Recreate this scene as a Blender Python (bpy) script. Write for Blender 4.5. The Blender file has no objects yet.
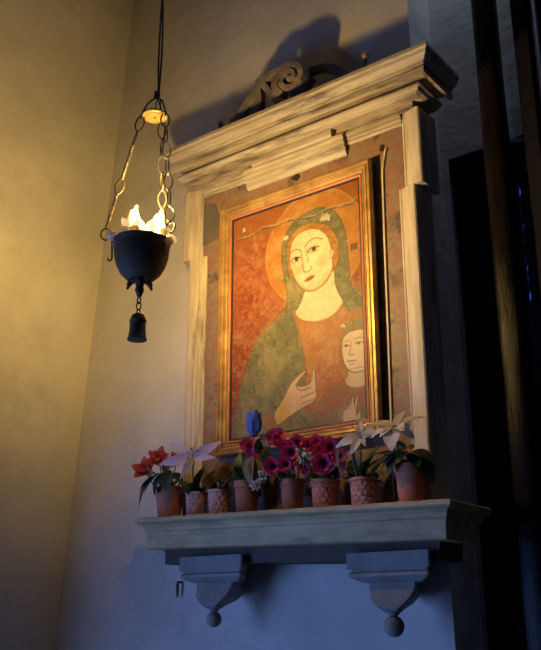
import bpy, math, random
import numpy as np
from mathutils import Vector, Matrix, noise

# ------------------------------------------------------------------ camera, light, exposure
scene = bpy.context.scene
COL = scene.collection
scene.view_settings.view_transform = 'Standard'
scene.view_settings.look = 'None'
scene.view_settings.gamma = 1.0
scene.view_settings.use_curve_mapping = False
scene.view_settings.exposure = 0.0

cam_data = bpy.data.cameras.new('camera')
cam_data.sensor_fit = 'VERTICAL'
cam_data.sensor_height = 36.0
cam_data.lens = 888.0 * 36.0 / 650.0
cam_data.clip_start = 0.05
cam = bpy.data.objects.new('camera', cam_data)
COL.objects.link(cam)
cam.location = (1.609, -2.337, 1.6)
cam.rotation_euler = (math.radians(90.0 + 18.67), 0.0, math.radians(37.5))
scene.camera = cam

world = bpy.data.worlds.new('world')
scene.world = world
world.use_nodes = True
world.node_tree.nodes['Background'].inputs[0].default_value = (0.06, 0.14, 1.0, 1.0)
world.node_tree.nodes['Background'].inputs[1].default_value = 0.8

# cool daylight entering through the window in the left wall, ahead of the camera's left edge
wl = bpy.data.lights.new('window_daylight', 'AREA')
wl.shape = 'RECTANGLE'
wl.size = 1.5
wl.size_y = 2.1
wl.energy = 60.0
wl.color = (0.19, 0.36, 1.0)
wlo = bpy.data.objects.new('window_daylight', wl)
COL.objects.link(wlo)
wlo.location = (-1.22, -2.20, 1.3)
wlo.rotation_euler = (0.0, math.radians(-90.0), 0.0)   # shines along +x

# added pale fill light below the closed ceiling, above the recess on the right
rfl = bpy.data.lights.new('recess_fill_light', 'AREA'); rfl.shape = 'RECTANGLE'; rfl.size = 0.16; rfl.size_y = 0.10
rfl.energy = 9.0; rfl.color = (0.55, 0.68, 1.0)
rflo = bpy.data.objects.new('recess_fill_light', rfl); COL.objects.link(rflo); rflo.location = (0.54, 0.085, 4.58)

LAMP_STRENGTH = 1180.0
LAMP_COLOR = (1.0, 0.64, 0.18)

# ------------------------------------------------------------------ helpers
def tag(o, label=None, cat=None, group=None, kind=None):
    if label: o['label'] = label
    if cat: o['category'] = cat
    if group: o['group'] = group
    if kind: o['kind'] = kind
    return o

def empty(name, loc, label, cat, group=None):
    o = bpy.data.objects.new(name, None)
    o.empty_display_size = 0.05
    COL.objects.link(o)
    o.location = loc
    return tag(o, label, cat, group)

def link(name, me, parent=None, loc=(0, 0, 0), rot=None):
    o = bpy.data.objects.new(name, me)
    COL.objects.link(o)
    o.location = loc
    if rot is not None:
        o.rotation_mode = 'QUATERNION'
        o.rotation_quaternion = rot
    if parent: o.parent = parent
    return o

def nvec(p):
    return Vector((noise.noise(p), noise.noise(p+Vector((17.3, 5.1, 9.7))), noise.noise(p+Vector((3.9, 41.2, 23.8)))))

class MB:
    """collects vertices and faces of one mesh"""
    def __init__(s): s.v = []; s.f = []
    def add(s, vs, fs):
        b = len(s.v); s.v += [tuple(v) for v in vs]; s.f += [tuple(i + b for i in f) for f in fs]; return s
    def box(s, x0, x1, y0, y1, z0, z1):
        return s.add([(x0,y0,z0),(x1,y0,z0),(x1,y1,z0),(x0,y1,z0),(x0,y0,z1),(x1,y0,z1),(x1,y1,z1),(x0,y1,z1)],
                     [(0,3,2,1),(4,5,6,7),(0,1,5,4),(1,2,6,5),(2,3,7,6),(3,0,4,7)])
    def prism(s, poly, y0, y1):
        """poly in x,z extruded along y"""
        n = len(poly)
        vs = [(x, y0, z) for x, z in poly] + [(x, y1, z) for x, z in poly]
        fs = [tuple(range(n)), tuple(range(2*n-1, n-1, -1))] + [(i, i+n, (i+1) % n + n, (i+1) % n) for i in range(n)]
        return s.add(vs, fs)
    def vprism(s, poly, z0, z1):
        n = len(poly)
        vs = [(x, y, z0) for x, y in poly] + [(x, y, z1) for x, y in poly]
        fs = [tuple(range(n-1, -1, -1)), tuple(range(n, 2*n))] + [(i, (i+1) % n, (i+1) % n + n, i+n) for i in range(n)]
        return s.add(vs, fs)
    def loft(s, secs, cap=True, close=True):
        n = len(secs[0]); vs = [p for sec in secs for p in sec]; fs = []
        for k in range(len(secs)-1):
            for i in range(n if close else n-1):
                j = (i+1) % n
                fs.append((k*n+i, k*n+j, (k+1)*n+j, (k+1)*n+i))
        if cap:
            fs.append(tuple(range(n-1, -1, -1))); fs.append(tuple((len(secs)-1)*n+i for i in range(n)))
        return s.add(vs, fs)
    def lathe(s, prof, seg=32, c=(0,0,0), axis=None, wob=None):
        """prof: (r,z) list"""
        secs = []
        for k, (r, z) in enumerate(prof):
            ring = []
            for i in range(seg):
                a = 2*math.pi*i/seg
                rr = r if wob is None else wob(r, z, a)
                p = Vector((rr*math.cos(a), rr*math.sin(a), z))
                if axis is not None: p = axis @ p
                ring.append((p.x+c[0], p.y+c[1], p.z+c[2]))
            secs.append(ring)
        return s.loft(secs)
    def tube(s, pts, r, seg=8, closed=False):
        pts = [Vector(p) for p in pts]; n = len(pts); rs = r if isinstance(r, (list, tuple)) else [r]*n
        secs = []; up = Vector((0.13, 0.31, 0.94)).normalized(); prev = None
        for i, p in enumerate(pts):
            a = pts[(i-1) % n] if (closed or i > 0) else p
            b = pts[(i+1) % n] if (closed or i < n-1) else p
            t = (b-a).normalized()
            if prev is None:
                e = t.cross(up)
                if e.length < 1e-3: e = t.cross(Vector((1, 0, 0)))
                e.normalize()
            else:
                e = (prev - t*prev.dot(t)).normalized()
            prev = e; g = t.cross(e)
            secs.append([tuple(p + (e*math.cos(2*math.pi*k/seg)+g*math.sin(2*math.pi*k/seg))*rs[i]) for k in range(seg)])
        if closed: secs.append(secs[0])
        return s.loft(secs, cap=not closed)
    def ball(s, c, r, seg=16, rings=10, sq=(1,1,1)):
        prof = [(max(r*math.sin(math.pi*k/rings), r*0.01), -r*math.cos(math.pi*k/rings)) for k in range(rings+1)]
        secs = [[(c[0]+rr*math.cos(2*math.pi*i/seg)*sq[0], c[1]+rr*math.sin(2*math.pi*i/seg)*sq[1], c[2]+z*sq[2]) for i in range(seg)] for rr, z in prof]
        return s.loft(secs)
    def mesh(s, name, mat, smooth=False, angle=None):
        me = bpy.data.meshes.new(name)
        me.from_pydata(s.v, [], s.f); me.validate(); me.update()
        import bmesh
        bm = bmesh.new(); bm.from_mesh(me)
        bmesh.ops.remove_doubles(bm, verts=bm.verts, dist=1e-6)
        bmesh.ops.recalc_face_normals(bm, faces=bm.faces)
        bm.to_mesh(me); bm.free()
        if mat: me.materials.append(mat)
        if smooth or angle is not None:
            me.polygons.foreach_set('use_smooth', [True]*len(me.polygons))
            if angle is not None: me.set_sharp_from_angle(angle=math.radians(angle))
        return me
    def build(s, name, mat, parent=None, loc=(0,0,0), smooth=False, angle=None, rot=None, bevel=0):
        o = link(name, s.mesh(name, mat, smooth, angle), parent, loc, rot)
        if bevel:
            m = o.modifiers.new('bevel', 'BEVEL'); m.width = bevel; m.segments = 2; m.limit_method = 'ANGLE'
        return o

# ------------------------------------------------------------------ materials
def mat(name, c1, c2=None, rough=0.7, metal=0.0, scale=8.0, detail=5.0, bump=0.0, bscale=30.0, stretch=(1,1,1),
        spec=0.5, c3=None, c3_lo=0.6, c3_hi=0.72, c3_scale=3.0, trans=None, sss=0.0, lo=0.35, hi=0.65, coat=0.0):
    m = bpy.data.materials.new(name); m.use_nodes = True
    nt = m.node_tree; N = nt.nodes; Lk = nt.links
    b = N['Principled BSDF']
    b.inputs['Roughness'].default_value = rough
    b.inputs['Metallic'].default_value = metal
    b.inputs['Specular IOR Level'].default_value = spec
    b.inputs['Coat Weight'].default_value = coat
    b.inputs['Base Color'].default_value = (*c1, 1)
    tc = N.new('ShaderNodeTexCoord'); mp = N.new('ShaderNodeMapping')
    mp.inputs['Scale'].default_value = stretch
    Lk.new(tc.outputs['Object'], mp.inputs['Vector'])
    def nz(sc, det=detail, rgh=0.6):
        n = N.new('ShaderNodeTexNoise'); n.inputs['Scale'].default_value = sc
        n.inputs['Detail'].default_value = det; n.inputs['Roughness'].default_value = rgh
        Lk.new(mp.outputs['Vector'], n.inputs['Vector']); return n
    def ramp(src, a, d):
        r = N.new('ShaderNodeMapRange'); r.inputs['From Min'].default_value = a; r.inputs['From Max'].default_value = d
        Lk.new(src, r.inputs['Value']); return r.outputs['Result']
    col = None
    if c2:
        mx = N.new('ShaderNodeMix'); mx.data_type = 'RGBA'
        mx.inputs[6].default_value = (*c1, 1); mx.inputs[7].default_value = (*c2, 1)
        Lk.new(ramp(nz(scale).outputs['Fac'], lo, hi), mx.inputs[0]); col = mx.outputs[2]
        if c3:
            m3 = N.new('ShaderNodeMix'); m3.data_type = 'RGBA'
            Lk.new(col, m3.inputs[6]); m3.inputs[7].default_value = (*c3, 1)
            n3 = nz(c3_scale, 6.0, 0.7); Lk.new(ramp(n3.outputs['Fac'], c3_lo, c3_hi), m3.inputs[0]); col = m3.outputs[2]
        Lk.new(col, b.inputs['Base Color'])
    if bump:
        bp = N.new('ShaderNodeBump'); bp.inputs['Strength'].default_value = bump; bp.inputs['Distance'].default_value = 0.004
        Lk.new(nz(bscale, 6.0, 0.65).outputs['Fac'], bp.inputs['Height']); Lk.new(bp.outputs['Normal'], b.inputs['Normal'])
    if trans:
        t = N.new('ShaderNodeBsdfTranslucent'); t.inputs['Color'].default_value = (*(c1 if trans is True else trans), 1)
        if col is not None and trans is True: Lk.new(col, t.inputs['Color'])
        ms = N.new('ShaderNodeMixShader'); ms.inputs[0].default_value = sss or 0.35
        out = N['Material Output']
        Lk.new(b.outputs[0], ms.inputs[1]); Lk.new(t.outputs[0], ms.inputs[2]); Lk.new(ms.outputs[0], out.inputs['Surface'])
    return m

M = {}
M['plaster'] = mat('aged_lime_plaster', (0.62, 0.58, 0.50), (0.48, 0.45, 0.38), rough=0.95, scale=2.2, bump=0.9, bscale=11.0,
                   c3=(0.40, 0.37, 0.32), c3_lo=0.58, c3_hi=0.80, c3_scale=1.3, spec=0.1)
M['marble'] = mat('weathered_cream_marble', (0.48, 0.42, 0.29), (0.32, 0.255, 0.155), rough=0.55, scale=6.0, stretch=(0.8, 4, 6), bump=0.35, bscale=22.0,
                  c3=(0.11, 0.08, 0.05), c3_lo=0.52, c3_hi=0.66, c3_scale=3.6, spec=0.3)
M['marble_v'] = mat('weathered_cream_marble_upright', (0.60, 0.52, 0.36), (0.42, 0.34, 0.21), rough=0.55, scale=6.0, stretch=(5, 5, 0.8), bump=0.35, bscale=22.0,
                    c3=(0.15, 0.115, 0.07), c3_lo=0.54, c3_hi=0.70, c3_scale=3.5, spec=0.3)
M['breccia'] = mat('red_breccia_marble', (0.24, 0.115, 0.07), (0.22, 0.16, 0.10), rough=0.5, scale=40.0, bump=0.25, bscale=30.0,
                   c3=(0.085, 0.06, 0.045), c3_lo=0.52, c3_hi=0.64, c3_scale=16.0, spec=0.3, lo=0.44, hi=0.56)
M['bed'] = mat('dark_brown_stone', (0.11, 0.085, 0.06), (0.07, 0.055, 0.04), rough=0.8, scale=7.0, bump=0.3, bscale=25.0, spec=0.2)
M['patch'] = mat('dark_grey_stone', (0.14, 0.11, 0.085), (0.10, 0.08, 0.06), rough=0.7, scale=10.0, bump=0.3, bscale=25.0)
M['shelf'] = mat('grey_shelf_marble', (0.62, 0.43, 0.20), (0.42, 0.29, 0.13), rough=0.6, scale=7.0, stretch=(1, 3, 4), bump=0.3, bscale=25.0,
                 c3=(0.17, 0.135, 0.09), c3_lo=0.56, c3_hi=0.75, c3_scale=4.0, spec=0.3)
M['corbel'] = mat('grey_carved_stone', (0.29, 0.265, 0.225), (0.20, 0.18, 0.15), rough=0.8, scale=9.0, bump=0.4, bscale=30.0, spec=0.2)
M['scroll'] = mat('soot_darkened_carving', (0.22, 0.175, 0.12), (0.10, 0.08, 0.06), rough=0.8, scale=14.0, bump=0.6, bscale=40.0, spec=0.2)
M['gold'] = mat('worn_gilding', (0.56, 0.36, 0.12), (0.30, 0.16, 0.05), rough=0.45, metal=0.5, scale=14.0, bump=0.15, bscale=60.0, spec=0.5)
M['lip'] = mat('red_bole_edge', (0.50, 0.15, 0.05), (0.30, 0.09, 0.03), rough=0.5, scale=20.0)
M['black'] = mat('black_painted_wood', (0.018, 0.016, 0.015), (0.03, 0.026, 0.022), rough=0.45, scale=10.0, bump=0.1)
M['iron'] = mat('dark_iron', (0.062, 0.038, 0.011), (0.085, 0.054, 0.018), rough=0.7, metal=0.15, scale=25.0, bump=0.3, bscale=60.0)
M['chain'] = mat('tarnished_brass_wire', (0.42, 0.32, 0.18), (0.24, 0.18, 0.10), rough=0.4, metal=0.6, scale=40.0)
M['disc'] = mat('gilded_disc', (0.60, 0.36, 0.11), (0.46, 0.25, 0.07), rough=0.4, metal=0.3, scale=30.0)
M['cord'] = mat('black_cord', (0.015, 0.013, 0.012), (0.03, 0.025, 0.02), rough=0.9, scale=60.0, bump=0.5, bscale=120.0)
M['glass'] = mat('milk_glass', (0.82, 0.79, 0.72), rough=0.3, trans=(0.80, 0.74, 0.64), sss=0.5)
M['terracotta'] = mat('terracotta', (0.56, 0.21, 0.11), (0.44, 0.16, 0.085), rough=0.85, scale=12.0, bump=0.2, bscale=50.0, spec=0.2)
M['terracotta_dark'] = mat('brown_terracotta', (0.36, 0.15, 0.09), (0.24, 0.10, 0.06), rough=0.85, scale=12.0, bump=0.2, bscale=50.0, spec=0.2)
M['terracotta_pale'] = mat('pale_pink_terracotta', (0.60, 0.33, 0.24), (0.48, 0.24, 0.17), rough=0.9, scale=14.0, bump=0.2, bscale=50.0, spec=0.2)
M['terracotta_chalk'] = mat('chalky_terracotta', (0.60, 0.24, 0.14), (0.48, 0.19, 0.11), rough=0.9, scale=14.0, bump=0.2, bscale=50.0, spec=0.2,
                            c3=(0.55, 0.50, 0.50), c3_lo=0.50, c3_hi=0.62, c3_scale=22.0)
M['soil'] = mat('potting_soil', (0.05, 0.035, 0.025), (0.02, 0.015, 0.01), rough=1.0, scale=60.0, bump=0.8, bscale=80.0)
M['leaf'] = mat('dark_leaf', (0.035, 0.075, 0.03), (0.02, 0.045, 0.02), rough=0.45, scale=20.0, trans=True, sss=0.15)
M['leaf_dry'] = mat('dried_leaf', (0.27, 0.20, 0.09), (0.18, 0.12, 0.05), rough=0.7, scale=25.0, trans=True, sss=0.2)
M['leaf_red'] = mat('reddish_leaf', (0.25, 0.06, 0.04), (0.15, 0.05, 0.03), rough=0.6, scale=25.0, trans=True, sss=0.2)
M['stem'] = mat('stem_green', (0.06, 0.10, 0.035), rough=0.6)
def petal_mat(n, a, b_): return mat(n, a, b_, rough=0.65, scale=45.0, trans=True, sss=0.25, spec=0.2)
M['p_coral'] = petal_mat('coral_petal', (0.78, 0.16, 0.10), (0.62, 0.11, 0.08))
M['p_lily'] = petal_mat('pink_white_petal', (0.74, 0.60, 0.56), (0.66, 0.44, 0.46))
M['p_white'] = petal_mat('white_petal', (0.72, 0.68, 0.62), (0.60, 0.54, 0.48))
M['p_beige'] = petal_mat('faded_beige_petal', (0.55, 0.46, 0.34), (0.45, 0.36, 0.26))
M['p_ochre'] = petal_mat('ochre_petal', (0.42, 0.22, 0.03), (0.30, 0.14, 0.02))
M['p_blue'] = petal_mat('blue_petal', (0.05, 0.10, 0.52), (0.10, 0.17, 0.62))
M['p_pink'] = petal_mat('hot_pink_petal', (0.82, 0.12, 0.26), (0.72, 0.09, 0.24))
M['p_magenta'] = petal_mat('magenta_petal', (0.78, 0.08, 0.20), (0.64, 0.06, 0.20))
M['anther'] = mat('brown_anther', (0.16, 0.07, 0.03), rough=0.8)
M['dark_centre'] = mat('black_flower_centre', (0.02, 0.012, 0.02), rough=0.8)
M['yellow_centre'] = mat('yellow_flower_centre', (0.55, 0.38, 0.05), rough=0.8)
M['filler'] = mat('cream_filler_blossom', (0.62, 0.56, 0.42), (0.5, 0.45, 0.34), rough=0.8, scale=60.0)
M['post'] = mat('dark_varnished_wood', (0.014, 0.009, 0.006), (0.006, 0.004, 0.003), rough=0.2, scale=9.0, stretch=(4, 4, 0.8), bump=1.0, bscale=34.0, spec=0.2)
M['panel'] = mat('black_brown_wood', (0.007, 0.006, 0.005), (0.004, 0.0035, 0.003), rough=0.7, scale=6.0, stretch=(5, 5, 0.4), bump=0.3, bscale=18.0, spec=0.2)
M['floor'] = mat('worn_floor_stone', (0.12, 0.11, 0.10), (0.08, 0.075, 0.07), rough=0.7, scale=3.0, bump=0.2)
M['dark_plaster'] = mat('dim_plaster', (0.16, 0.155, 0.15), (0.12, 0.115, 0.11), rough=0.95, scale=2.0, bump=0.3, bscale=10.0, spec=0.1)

def emit_mat(name, color, strength):
    m = bpy.data.materials.new(name); m.use_nodes = True
    nt = m.node_tree
    for n in list(nt.nodes):
        if n.type == 'BSDF_PRINCIPLED': nt.nodes.remove(n)
    e = nt.nodes.new('ShaderNodeEmission'); e.inputs[0].default_value = (*color, 1); e.inputs[1].default_value = strength
    nt.links.new(e.outputs[0], nt.nodes['Material Output'].inputs['Surface'])
    return m
M['bulb'] = emit_mat('lit_bulb', LAMP_COLOR, LAMP_STRENGTH)
PAINT_POLY = {
  'veil': [(-0.0337, 2.5858), (-0.025, 2.6339), (-0.0389, 2.7025), (-0.0497, 2.7642), (-0.0503, 2.8091), (-0.038, 2.851), (-0.0102, 2.8886), (0.0326, 2.9103), (0.0829, 2.9203), (0.1239, 2.9155), (0.1598, 2.8951), (0.1868, 2.8615), (0.2028, 2.8206), (0.2115, 2.7751), (0.2152, 2.7245), (0.217, 2.6612), (0.2249, 2.6042), (0.2463, 2.572), (0.2902, 2.5453), (0.2876, 2.483), (-0.034, 2.5503)],
  'mantle_left': [(-0.0929, 2.7035), (-0.0298, 2.6884), (-0.0275, 2.6058), (-0.0544, 2.5711), (-0.1027, 2.5488), (-0.1417, 2.5201), (-0.1759, 2.4739), (-0.1952, 2.4129), (-0.2195, 2.3689), (-0.2336, 2.3076), (-0.2496, 2.2471), (-0.2608, 2.1556), (0.1018, 2.1133), (0.1122, 2.1978), (0.0527, 2.2649), (0.037, 2.4033), (0.0289, 2.4746), (0.0111, 2.5253), (0.0024, 2.5751), (0.0357, 2.6321), (0.0411, 2.6877)],
  'mantle_right': [(0.1905, 2.7325), (0.2145, 2.6361), (0.2514, 2.5793), (0.3071, 2.5508), (0.3038, 2.4741), (0.2272, 2.49), (0.193, 2.5208), (0.1809, 2.5955)],
  'tunic': [(0.0051, 2.5775), (0.0468, 2.5439), (0.1209, 2.5282), (0.1851, 2.5544), (0.2111, 2.5328), (0.2261, 2.4591), (0.1888, 2.389), (0.1956, 2.3268), (0.1328, 2.2764), (0.0873, 2.2378), (0.0234, 2.2164), (0.053, 2.3508), (0.0359, 2.4489), (0.0178, 2.5091)],
  'neck': [(0.0445, 2.6436), (0.0323, 2.5964), (-0.0008, 2.5655), (0.0239, 2.5373), (0.0745, 2.5186), (0.1299, 2.5183), (0.172, 2.5365), (0.1925, 2.5639), (0.1737, 2.5972), (0.1602, 2.6328), (0.1584, 2.6992)],
  'hair': [(0.0006, 2.6929), (-0.0203, 2.7016), (-0.03, 2.7592), (-0.028, 2.8107), (-0.0106, 2.8509), (0.0236, 2.8714), (0.0738, 2.8735), (0.1226, 2.858), (0.1541, 2.8307), (0.1769, 2.7918), (0.1834, 2.7471), (0.1783, 2.7059), (0.1596, 2.6789), (0.1419, 2.6657)],
  'face': [(-0.0111, 2.7913), (-0.0147, 2.7626), (-0.0117, 2.7251), (0.0006, 2.6929), (0.0169, 2.6637), (0.0412, 2.6401), (0.0694, 2.6286), (0.0976, 2.6305), (0.1257, 2.645), (0.1459, 2.6682), (0.1546, 2.6978), (0.152, 2.7483), (0.1412, 2.7944), (0.1219, 2.8252), (0.0897, 2.8453), (0.0568, 2.8508), (0.0233, 2.8453), (-0.0023, 2.8262), (-0.0127, 2.7992)],
  'ear': [(0.1457, 2.7499), (0.1523, 2.759), (0.1615, 2.7515), (0.1619, 2.7371), (0.1553, 2.7246), (0.1466, 2.7226)],
  'mouth_upper': [(0.0417, 2.6708), (0.0557, 2.681), (0.0647, 2.6817), (0.0704, 2.6846), (0.0849, 2.681), (0.0662, 2.6727)],
  'mouth_lower': [(0.0417, 2.6708), (0.0662, 2.6727), (0.0849, 2.681), (0.0799, 2.6723), (0.0661, 2.6656), (0.0522, 2.6647)],
  'eye_l': [(-0.0114, 2.7544), (-0.0004, 2.7634), (0.0139, 2.7641), (0.0288, 2.7573), (0.0221, 2.7502), (0.0054, 2.7486)],
  'eye_r': [(0.0572, 2.7711), (0.068, 2.7806), (0.0845, 2.7836), (0.1031, 2.7786), (0.0932, 2.7696), (0.0735, 2.7668)],
  'hand': [(-0.0884, 2.2403), (-0.0604, 2.2666), (-0.0325, 2.3079), (-0.0139, 2.3317), (0.0091, 2.3508), (0.041, 2.3682), (0.0472, 2.3618), (0.0272, 2.3477), (0.0042, 2.3249), (0.0177, 2.3167), (0.0536, 2.317), (0.0671, 2.3298), (0.0722, 2.3666), (0.0811, 2.3666), (0.0787, 2.3354), (0.0827, 2.316), (0.084, 2.2898), (0.0853, 2.2711), (0.0746, 2.2616), (0.0436, 2.2514), (0.0168, 2.2404), (-0.0194, 2.2269), (-0.0514, 2.2089), (-0.0699, 2.2001)],
  'cuff': [(-0.1308, 2.2401), (-0.0884, 2.2441), (-0.0671, 2.1983), (-0.1024, 2.1931), (-0.1231, 2.1995)],
  'child_halo': [(0.1707, 2.4814), (0.1865, 2.5112), (0.2168, 2.5312), (0.2536, 2.5351), (0.3039, 2.5318), (0.2927, 2.2744), (0.18, 2.2988), (0.1677, 2.3775)],
  'child_hair': [(0.1827, 2.4363), (0.1868, 2.4715), (0.2045, 2.4942), (0.2379, 2.5036), (0.3025, 2.4996), (0.2997, 2.436), (0.2291, 2.463), (0.1995, 2.4526), (0.1877, 2.4289)],
  'child_face': [(0.1843, 2.4393), (0.1796, 2.4077), (0.1858, 2.3678), (0.1996, 2.3431), (0.2208, 2.3287), (0.2458, 2.3269), (0.2708, 2.3339), (0.2893, 2.3557), (0.2933, 2.45), (0.258, 2.4604), (0.2291, 2.463), (0.2034, 2.4584)],
  'child_neck': [(0.2033, 2.3456), (0.2004, 2.3239), (0.1861, 2.3073), (0.1979, 2.2909), (0.2191, 2.28), (0.2581, 2.28), (0.2935, 2.2928), (0.2885, 2.3371)],
  'child_tunic': [(0.1875, 2.307), (0.1508, 2.3035), (0.1055, 2.2788), (0.0743, 2.2262), (0.0663, 2.202), (0.1853, 2.2353), (0.2893, 2.1958), (0.2938, 2.2989), (0.2581, 2.28), (0.2191, 2.28), (0.1979, 2.2909)],
  'child_hand': [(0.1795, 2.2113), (0.1919, 2.2188), (0.2034, 2.2203), (0.2163, 2.2629), (0.2228, 2.2644), (0.2178, 2.2243), (0.2303, 2.2564), (0.2359, 2.2525), (0.226, 2.2139), (0.228, 2.1922), (0.2341, 2.2036), (0.2429, 2.2146), (0.2392, 2.1543), (0.1794, 2.1621)],
  'green_low': [(0.0692, 2.2328), (0.1495, 2.2437), (0.2925, 2.2154), (0.286, 2.067), (-0.0148, 2.1003)],
}
PAINT_LINE = {
  'brow_l': [(-0.0128, 2.7843), (-0.0026, 2.7906), (0.0142, 2.7913), (0.0309, 2.7832)],
  'brow_r': [(0.0476, 2.7942), (0.0644, 2.808), (0.0891, 2.8145), (0.1197, 2.8017)],
  'nose': [(0.0309, 2.7832), (0.0354, 2.7497), (0.0382, 2.7163), (0.0413, 2.7047), (0.0528, 2.699), (0.0691, 2.7035), (0.0726, 2.7149)],
  'nose_r': [(0.0476, 2.7942), (0.0554, 2.7592), (0.0598, 2.7326)],
  'lid_l': [(-0.0114, 2.7544), (-0.0004, 2.7634), (0.0139, 2.7641), (0.0288, 2.7573)],
  'lid_r': [(0.0572, 2.7711), (0.068, 2.7806), (0.0845, 2.7836), (0.1031, 2.7786)],
  'under_l': [(-0.0115, 2.7485), (0.007, 2.7453), (0.0254, 2.7479)],
  'under_r': [(0.0588, 2.767), (0.0768, 2.7638), (0.0963, 2.7673)],
  'chin': [(-0.0117, 2.7251), (0.0006, 2.6929), (0.0169, 2.6637), (0.0412, 2.6401), (0.0694, 2.6286), (0.0976, 2.6305), (0.1257, 2.645), (0.1459, 2.6682)],
  'mouth': [(0.0417, 2.6708), (0.0556, 2.6738), (0.0662, 2.6727), (0.0849, 2.681)],
  'f1': [(0.0042, 2.3249), (0.0175, 2.3001), (0.0623, 2.3081)],
  'f2': [(0.0217, 2.2792), (0.0575, 2.2865), (0.0831, 2.2921)],
  'f3': [(0.026, 2.2599), (0.0571, 2.2657), (0.0845, 2.2727)],
  'hem': [(0.0024, 2.5751), (0.0111, 2.5253), (0.0289, 2.4746), (0.0418, 2.4255), (0.0456, 2.3788)],
  'cb1': [(0.1877, 2.4308), (0.199, 2.4364), (0.2098, 2.4311)],
  'cb2': [(0.2245, 2.4347), (0.2427, 2.4376), (0.2627, 2.4337)],
  'ce1': [(0.1881, 2.4203), (0.1985, 2.4222), (0.2093, 2.4163)],
  'ce2': [(0.2291, 2.4209), (0.2436, 2.4226), (0.26, 2.4182)],
  'cn': [(0.217, 2.4297), (0.2124, 2.4015), (0.2063, 2.3911), (0.2155, 2.3849), (0.2235, 2.3866)],
  'cm': [(0.2004, 2.3684), (0.2149, 2.3678), (0.2293, 2.3665)],
  'cm2': [(0.2074, 2.3589), (0.2145, 2.3557), (0.2218, 2.3576)],
  'cj': [(0.1843, 2.4393), (0.1796, 2.4077), (0.1858, 2.3678), (0.1996, 2.3431), (0.2208, 2.3287), (0.2458, 2.3269), (0.2708, 2.3339)],
  'cf': [(0.2163, 2.2629), (0.2097, 2.2163)],
  'cf2': [(0.2219, 2.2176), (0.2191, 2.2613)],
  'crack': [(-0.2409, 2.8943), (-0.1953, 2.8907), (-0.1505, 2.899), (-0.1335, 2.9089), (-0.073, 2.9005), (-0.0399, 2.9056), (-0.0008, 2.9058), (-0.0273, 2.9087), (0.007, 2.9026), (0.0491, 2.8941), (0.0906, 2.8895), (0.1399, 2.901), (0.1957, 2.8954), (0.2349, 2.8945), (0.2524, 2.906)],
  'neckline': [(-0.0008, 2.5655), (0.0239, 2.5373), (0.0745, 2.5186), (0.1299, 2.5183), (0.172, 2.5365), (0.1925, 2.5639)],
}
PAINT_DOT = {'halo_left': (-0.1202, 2.814), 'halo_top': (0.0832, 2.9895), 'halo_bl': (-0.0691, 2.6531), 'halo_r': (0.253, 2.6523), 'iris_l': (0.0121, 2.7564), 'iris_r': (0.0835, 2.7758), 'rosette': (0.0683, 2.3977), 'tag': (-0.2152, 2.926), 'square': (0.2373, 2.7419), 'loss': (0.1312, 2.8762), 'loss2': (-0.032, 2.8456), 'loss3': (0.1894, 2.4855)}

# ------------------------------------------------------------------ the setting
def left_x(z): return -1.218 + 0.0826*(z-1.53)          # the left wall leans inward
def corner_x(z): return 0.444 - 0.014*(z-1.8)
CEIL = 4.6
def rough_wall(name, fn, nu, nv, m, amp=0.006, freq=2.7):
    vs = []; fs = []
    for j in range(nv+1):
        for i in range(nu+1):
            u, v = i/nu, j/nv
            p, n = fn(u, v); p = Vector(p); n = Vector(n)
            edge = min(1.0, min(u, 1-u)*nu/2.0)
            d = noise.noise(p*freq)*amp + noise.noise(p*freq*4.1)*amp*0.30 + noise.noise(p*freq*9.0)*amp*0.12
            p = p + n*d*edge
            vs.append(tuple(p))
    for j in range(nv):
        for i in range(nu):
            a = j*(nu+1)+i; fs.append((a, a+1, a+nu+2, a+nu+1))
    me = bpy.data.meshes.new(name); me.from_pydata(vs, [], fs); me.update(); me.materials.append(m)
    me.polygons.foreach_set('use_smooth', [True]*len(me.polygons))
    o = link(name, me); tag(o, kind='structure'); return o

def f_back(u, v):
    z = v*CEIL; a, b = left_x(z), corner_x(z); return (a+(b-a)*u, 0.0, z), (0, -1, 0)
rough_wall('wall_back', f_back, 110, 300, M['plaster'])
def f_return(u, v):
    z = v*CEIL; return (corner_x(z), 0.165*u, z), (1, 0, 0)
rough_wall('wall_return', f_return, 8, 120, M['plaster'], amp=0.003)
def f_left(u, v):
    z = v*CEIL; return (left_x(z), -1.1*(1-u), z), (1, 0, 0)
rough_wall('wall_left', f_left, 80, 300, M['plaster'], amp=0.005)
# left wall goes on beyond the picture, with the window in it
wb = MB()
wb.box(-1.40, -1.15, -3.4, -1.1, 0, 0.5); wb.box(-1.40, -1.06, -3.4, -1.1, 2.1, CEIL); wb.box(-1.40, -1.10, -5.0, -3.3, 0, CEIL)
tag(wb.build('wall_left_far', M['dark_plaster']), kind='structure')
wf = MB(); wf.box(-1.36, -1.32, -3.3, -1.1, 0.5, 0.56).box(-1.36, -1.32, -3.3, -1.1, 2.04, 2.1).box(-1.36, -1.32, -2.23, -2.17, 0.56, 2.04)
wf.box(-1.36, -1.32, -3.3, -1.1, 1.28, 1.32)
tag(wf.build('window_1', M['panel']), kind='structure')
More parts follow.
